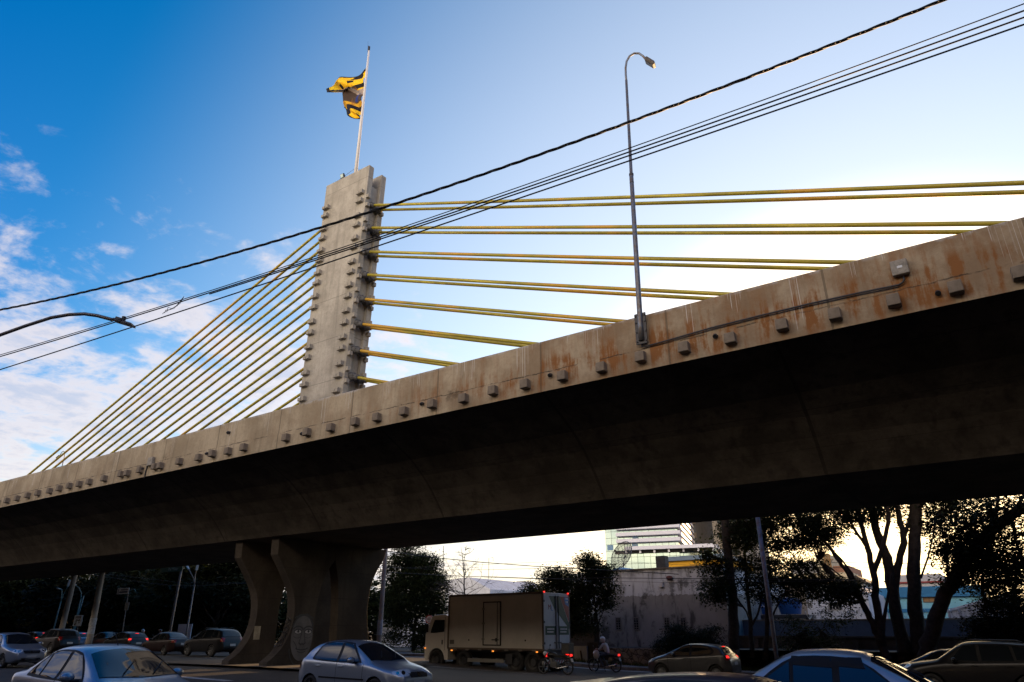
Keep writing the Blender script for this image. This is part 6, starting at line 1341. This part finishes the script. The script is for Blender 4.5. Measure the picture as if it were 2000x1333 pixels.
# skyline left of the truck
YH = 92.0
r, e = bld('warehouse', 'white gabled warehouse behind the leafless tree', YH, 868, 957, 1153, depth=20, m=WHT); x0, x1, z0, z1 = e; o = r.location
zr_ = pxz(914, 1128, YH)-z0; w = MB(); w.prism([(x0-o.x, z1-z0+.003), (x1-o.x, z1-z0+.003), (pxx(916, 1128, YH)-o.x, zr_), (pxx(900, 1130, YH)-o.x, zr_-.05), (x0-o.x, pxz(868, 1134, YH)-z0)], lambda x, z: (x, 0, z), lambda x, z: (x, 20, z)); w.build('gable', WHT, r)
YI = 125.0
r, e = bld('apartment_building', 'white building with bronze windows right of the warehouse', YI, 954, 1006, 1142, depth=14, m=WHT); o = r.location
for py in (1147.8, 1157): win(r, YI, 959.5, 964, py-2, py+2, BRN, WFR, bars=0); win(r, YI, 971, 979, py-2, py+2, BRN, WFR, bars=1)
w = MB(); w.bx(pxx(993, 1138, YI)-o.x, pxx(1004, 1138, YI)-o.x, 3, 8, e[3]-e[2]-.5, pxz(998, 1134, YI)-e[2]); w.build('roof_tower', GRY, r)
w = MB(); w.bx(pxx(1003, 1138, YI)-o.x, pxx(1012, 1138, YI)-o.x, 3.2, 7.8, 0, pxz(1006, 1139, YI)-e[2]); w.build('side_wing', GRY, r)
r, e = bld('tiled_house', 'low house with dark red roof in front of the bronze windowed building', 100.0, 958, 986, 1162, depth=6, m=mat('brick_red', (.14, .05, .035), .9, var=.3)); 
r, e = bld('white_kiosk', 'small white building with a green spot behind the truck roof', 105.0, 1000, 1013, 1150, depth=5, m=WHT); w = MB(); a = onY(1010, 1152.5, 105); w.bx(a.x-r.location.x-.2, a.x-r.location.x+.2, -.05, -.01, a.z-.25, a.z+.25); w.build('green_sign', mat('sign_green', (.05, .25, .05), .5), r)
r, e = bld('peach_house', 'peach coloured house end beside the small white building', 104.0, 1013, 1036, 1152, depth=6, m=BEI)
r, e = bld('flat_roofed_block', 'grey flat roofed block behind the leafy street tree', 88.0, 1055, 1136, 1137, depth=12, m=GRY); w = MB(); x0, x1, z0, z1 = e; w.bx(x0-r.location.x+4, x1-r.location.x, 1, 11, z1-z0+.003, z1-z0+1.1); w.build('upper_storey', GRY, r)
w = MB(); q = onY(866, 1180, 60.0); w.tube([Vector((q.x, 60, 0)), onY(866.5, 1066, 60)], [.06, .03], 6); tag(w.build('mast', DKST), 'thin vertical mast left of the leafless tree', 'mast')
w = MB(); q = onY(954, 1180, 110.0); t0 = onY(955, 1090, 110); w.tube([Vector((q.x, 110, 0)), t0, t0 + Vector((1.0, 0, 0)), t0 + Vector((1.0, 0, -.6))], .05, 5)
for k in range(5): w.tube([Vector((q.x-.5, 110, 2+k*1.2)), Vector((q.x+.5, 110, 3.0+k*1.2))], .03, 4)
tag(w.build('mast', DKST), 'thin hooked lattice mast right of the warehouse', 'mast')
w = MB(); a, b2 = onY(330, 1219, 36), onY(353, 1238, 36); w.bx(a.x, b2.x, 36.9, 36.97, .1, a.z); tag(w.build('hoarding', mat('hoarding_white', (.42, .48, .52), .6)), 'white hoarding board low in front of the dark trees', 'board')

# ------------------------------------------------------------------ poles, lamps, signs, distant wires
CPOLE = concrete('concrete_pole', (.33, .29, .25), (.22, .19, .165), streak=.3)
def pole(name, label, px0, py0, px1, py1, Y, r0, r1, posters=None, m=CPOLE, cat='pole', group=None):
    b = onY(px0, py0, Y); t_ = onY(px1, py1, Y); d = (t_-b); k = (9.5 - b.z)/d.z
    r = empty(name, (b.x, Y, 0), label, cat, group); o = Vector((b.x, Y, 0)); e = b + d*k - o
    MB().tube([Vector((0, 0, -.1)), b-o, e], [r0*1.04, r0, r1], 12).build('shaft', m, r, smooth=True)
    if posters:
        for py, h, wd, nm in posters:
            p = onY(lerp(px0, px1, (py-py0)/(py1-py0)), py, Y)-o; q = MB(); q.tube([p + Vector((0, 0, -h/2)), p + Vector((0, 0, h/2))], r0*1.03+.008, 14); po = q.build('poster', mat('poster_paper', (.34, .36, .40), .8, var=.35, scale=12), r)
    return r
pole('utility_pole', 'thick leaning concrete pole at the left, standing behind the black boxy car', 118, 1240, 145, 1131, 28.5, .21, .17)
pole('utility_pole', 'concrete pole with pasted paper posters in front of the pale blue hatchback', 176, 1245, 199, 1125, 27.5, .22, .165, posters=[(1215, .55, .4, 'a'), (1231, .5, .4, 'b')])
pole('utility_pole', 'concrete pole with vertical poster between the pier and the bushy tree', 739, 1270, 753, 1082, 34.5, .165, .12, posters=[(1226, .9, .3, 'a')])
pole('steel_post', 'tall slanting steel post with pale upper part in front of the slim trees', 1516, 1280, 1481, 1020, 35.8, .10, .12, m=STEEL, cat='pole')
def lamp2(label, px0, py0, px1, py1, Y, arm, double=False, col=None, group='street lamps beyond the bridge at the left', heads=True):
    b = onY(px0, py0, Y); t_ = onY(px1, py1, Y); r = empty('street_lamp', (b.x, Y, 0), label, 'street lamp', group); o = Vector((b.x, Y, 0)); m = col or STEEL
    MB().tube([Vector((0, 0, 0)), b-o, t_-o], [.085, .08, .055], 8).build('pole', m, r, smooth=True)
    for pts in arm:
        P3 = [onY(x, y, Y)-o for x, y in pts]; MB().tube(resample(P3, 3), .04, 6).build('arm', m, r, smooth=True)
        e = P3[-1]; d = (P3[-1]-P3[-2]).normalized(); q = MB(); q.box(e + d*.2, (.55, .2, .1), rot=d.to_track_quat('X', 'Z').to_matrix()); q.build('lamp_head', mat('lamp_pale', (.36, .38, .38), .5), r, bevel=.02)
TEAL = mat('teal_paint', (.10, .22, .23), .5)
lamp2('teal street lamp with arching arms right of the leaning concrete pole', 143, 1233, 158, 1170, 31.0, [[(158,1170),(159,1158),(154,1148),(147,1143)]], col=TEAL)
lamp2('lamp with forked top arms left of the leaning concrete pole', 104, 1233, 119, 1175, 31.5, [[(119,1175),(124,1162),(132,1147),(133,1144)], [(119,1175),(121,1160),(121,1152),(117,1151)]], col=TEAL)
lamp2('tall thin lamp post with slanting arms by the green overhead sign', 364, 1240, 380, 1142, 34.0, [[(380,1142),(378,1130),(372,1118),(368,1111)], [(380,1142),(381,1125),(384,1112)]])
lamp2('short teal post just behind the blue motorbike sign', 152, 1205, 164, 1164, 33.0, [], col=TEAL)
def sign(name, label, Y, panel, post, col, thick=.03, texts=(), cat='sign'):
    o = onY(post[0][0], post[0][1], Y); r = empty(name, (o.x, Y, 0), label, cat); O = Vector((o.x, Y, 0)); t_ = onY(post[1][0], post[1][1], Y)
    MB().tube([Vector((0, .04, 0)), o-O + Vector((0, .04, 0)), t_-O + Vector((0, .04, 0))], .035, 8).build('post', STEEL, r)
    x0, y0, x1, y1 = panel; a = onY((x0+x1)/2, (y0+y1)/2, Y)-O; w_ = abs(onY(x1, y1, Y).x - onY(x0, y1, Y).x); h = onY(x0, y0, Y).z - onY(x0, y1, Y).z
    q = MB(); q.box(a + Vector((0, -.02, 0)), (w_, thick, h)); p = q.build('panel', col, r, bevel=.01)
    return r, p, a, w_, h
SGW = mat('sign_white', (.85, .86, .88), .5); SGB = mat('sign_pale_blue', (.55, .68, .80), .5); INK = mat('sign_ink', (.015, .017, .02), .6)
r, p, a, w_, h = sign('traffic_sign', 'pale blue motorbike lane sign with arrow beside the teal lamp', 30.0, (145, 1202, 161, 1223), ((150, 1240), (153, 1202)), SGB)
q = MB(); s_ = w_/2; f_ = lambda x, z: (a.x+x*s_, a.y-.038, a.z+z*h/2)
for cx2 in (-.42, .42): q.lathe([(.16*s_, 0), (.24*s_, 0)], f_(cx2, -.12), (0, 1, 0), 14)
for pl_ in ([(-.42, -.12), (-.1, .1), (.3, .08), (.42, -.12)], [(-.1, .1), (-.25, .18)], [(.1, .1), (.5, .12)], [(-.6, -.75), (-.2, -.55)], [(-.6, -.75), (-.6, -.5)], [(-.6, -.75), (-.38, -.78)]): q.tube([f_(x, z) for x, z in pl_], .035, 4)
for z in (.75, .5):
    for k in range(5): q.bx(a.x-.7*s_+k*.28*s_, a.x-.5*s_+k*.28*s_, a.y-.040, a.y-.0365, a.z+z*h/2-.05, a.z+z*h/2+.05)
q.build('pictogram', INK, p)
r, p, a, w_, h = sign('street_sign', 'white rectangular street sign with blurred lettering, on a thin post', 31.5, (230, 1149, 252.5, 1160.5), ((237.5, 1240), (251, 1150)), SGW)
q = MB()
for k in range(6): q.bx(a.x-w_*.20+k*w_*.1, a.x-w_*.13+k*w_*.1, a.y-.040, a.y-.0365, a.z+.04, a.z+.15)
q.bx(a.x-w_*.42, a.x-w_*.36, a.y-.040, a.y-.0365, a.z-.2, a.z+.18); q.bx(a.x-w_*.3, a.x+w_*.4, a.y-.040, a.y-.0365, a.z-.14, a.z-.02); q.build('lettering', mat('sign_blue_ink', (.04, .07, .14), .6), p)
lp = MB(); lp.tube([a + Vector((w_*.48, .05, .0)), a + Vector((w_*.62, .05, .12)), a + Vector((w_*.85, .05, .10)), a + Vector((w_*1.0, .05, -.05))], .03, 6); lp.build('lamp_arm', TEAL, r)
b_ = onY(249, 1184.5, 31.4)-Vector(r.location); q = MB(); q.box(b_ + Vector((0, -.05, 0)), (.62, .03, .62)); q2 = q.build('panel', mat('sign_back', (.22, .25, .27), .5), r, bevel=.05)
q = MB(); q.lathe([(0, 0), (.05, 0)], b_ + Vector((-.02, -.068, .18)), (0, -1, 0), 10); q.lathe([(0, 0), (.05, 0)], b_ + Vector((-.02, -.068, -.18)), (0, -1, 0), 10); q.build('bolt', INK, q2)
# green overhead sign hanging beyond the girder
a, b2 = onY(313, 1114.5, 33.2), onY(355, 1118, 33.2); gs_ = empty('street_sign', ((a.x+b2.x)/2, 33.2, 0), 'dark green overhead direction sign just under the girder', 'sign'); zz = a.z
q = MB(); q.box((0, 0, zz+.35), (b2.x-a.x, .05, 1.1)); pn = q.build('panel', mat('sign_dark_green', (.008, .10, .075), .5), gs_, bevel=.01)
text_mesh('lettering', 'Pol Militar', .34, mat('sign_letter', (.35, .5, .48), .5), pn, Matrix.Translation((.35, -.03, zz+.02)) @ FACE_S)
q = MB(); q.tube([((b2.x-a.x)/2-.3, .1, 0), ((b2.x-a.x)/2-.3, .1, zz+.9)], .1, 8); q.tube([((b2.x-a.x)/2-.3, .1, zz+.7), (-(b2.x-a.x)/2, .1, zz+.7)], .06, 8); q.build('gantry', STEEL, gs_)
# speed limits
def speed(px, py, Y, rad, label, tri=False):
    c = onY(px, py, Y); r = empty('speed_sign', (c.x, Y, 0), label, 'traffic sign'); z = c.z
    MB().tube([(0, .03, 0), (0, .03, z+rad)], .03, 8).build('post', STEEL, r)
    q = MB(); q.lathe([(0, -.02), (rad, -.02), (rad, 0), (0, 0)], (0, 0, z), (0, 1, 0), 28); p = q.build('panel', SGW, r)
    q = MB(); q.lathe([(rad*.80, -.027), (rad, -.027), (rad, -.021), (rad*.80, -.021), (rad*.80, -.027)], (0, 0, z), (0, 1, 0), 28); q.build('red_ring', mat('sign_red', (.42, .03, .03), .5), p)
    text_mesh('number', '60', rad*.95, INK, p, Matrix.Translation((0, -.026, z+rad*.08)) @ FACE_S); text_mesh('unit', 'km/h', rad*.26, INK, p, Matrix.Translation((0, -.026, z-rad*.45)) @ FACE_S)
    r.rotation_euler = (0, 0, R(20))
    if tri:
        q = MB(); q.prism([(-.36, z-rad-.12), (.36, z-rad-.12), (.0, z-rad-1.15)], lambda x, zz: (x, -.02, zz), lambda x, zz: (x, 0, zz)); q.build('give_way_panel', mat('sign_back_pale', (.36, .40, .44), .5), r, bevel=.01)
speed(656.5, 1199, 38.0, .26, 'round sixty speed limit sign with a triangle below, seen through the pier arch', True)
speed(838.5, 1210, 35.2, .25, 'round sixty speed limit sign above the truck cab')
# wires strung beyond the bridge
def farwire(pts, Y, r, label):
    P3 = [onY(x, y, Y) for x, y in pts]; d0 = (P3[0]-P3[1]).normalized(); d1 = (P3[-1]-P3[-2]).normalized(); P3 = [P3[0] + d0*6] + P3 + [P3[-1] + d1*6]
    tag(MB().tube(resample(P3, 4), r, 5).build('power_line', MC['cable_black'], smooth=True), label, 'cable', 'power lines beyond the bridge')
farwire([(757,1077),(845,1089),(940,1098.5),(1040,1106),(1130,1111)], 36.2, .022, 'thick twisted power line sloping down from the poster covered pole to the slender tree')
farwire([(757,1108),(870,1113.5),(960,1113),(1050,1110.5)], 37.2, .010, 'thin power line level with the top of the leafless tree')
farwire([(757,1118),(870,1124.5),(955,1127.5),(1056,1131),(1180,1129),(1320,1130),(1430,1131)], 36.8, .018, 'dark power line passing low across the top of the stained building')
farwire([(1100,1132),(1200,1136),(1320,1138),(1430,1137)], 36.9, .010, 'lowest thin power line in front of the stained building')
farwire([(900,1105),(1060,1098),(1180,1095),(1300,1102),(1420,1108)], 39.2, .008, 'faint thin power line crossing in front of the glass office building')
farwire([(200,1126),(280,1138),(340,1144),(400,1144),(450,1141)], 34.0, .016, 'power line sagging in front of the dark trees at the left')
farwire([(205,1122),(290,1131),(360,1139),(450,1139)], 34.3, .012, 'second power line just above the sagging one at the left')
farwire([(1530,1101),(1600,1100),(1680,1098),(1760,1101)], 46.0, .016, 'power line across the cream stair tower'); farwire([(1530,1109),(1600,1109.5),(1680,1108),(1760,1110)], 46.3, .014, 'lower power line across the grey apartment block')

# ------------------------------------------------------------------ unseen blocks added to shade the street under the bridge, mirrored in the cars
bk = MB(); rg = random.Random(2); x = -95.0
def block(x0, x1, y0, y1, h, label, m):
    r = empty('shade_block', ((x0+x1)/2, (y0+y1)/2, 0), label, 'building'); w = MB(); a, b2 = (x1-x0)/2, (y1-y0)/2; w.bx(-a, a, -b2, b2, -.5, h); w.bx(-a-.15, a+.15, -b2-.15, b2+.15, h+.003, h+.3); w.build('wall', m, r)
    f = MB()
    for k in range(int(h//3.2)):
        for i in range(int((x1-x0)//3.2)): f.bx(-a+1+i*3.2, -a+2.4+i*3.2, b2+.005, b2+.03, 1.2+k*3.2, 2.6+k*3.2)
    f.build('window_row', WGL, r)
block(-190, -98, -42, -18, 21.0, 'added unseen dark slab far behind the viewer, darkening the car reflections', mat('shade_block_brown', (.032, .026, .021), .9, var=.3, scale=.5))
block(-95, -52, -40, -17, 20.0, 'added unseen dark block behind the viewer, far end, cutting low sky light', mat('shade_block_brown', (.032, .026, .021), .9, var=.3, scale=.5))
block(-50, -14, -38, -15, 19.5, 'added unseen dark block directly behind the viewer, cutting low sky light', mat('shade_block_mid', (.032, .026, .021), .9, var=.3, scale=.5))
block(-12, 14, -36, -14, 18.5, 'added unseen dark block behind the viewer, near end, cutting low sky light', mat('shade_block_near', (.032, .026, .021), .9, var=.3, scale=.5))
block(13, 46, -12, 14, 21.0, 'added unseen dark block beside the bridge, out to the right, shading the pier side', mat('shade_block_brown', (.032, .026, .021), .9))
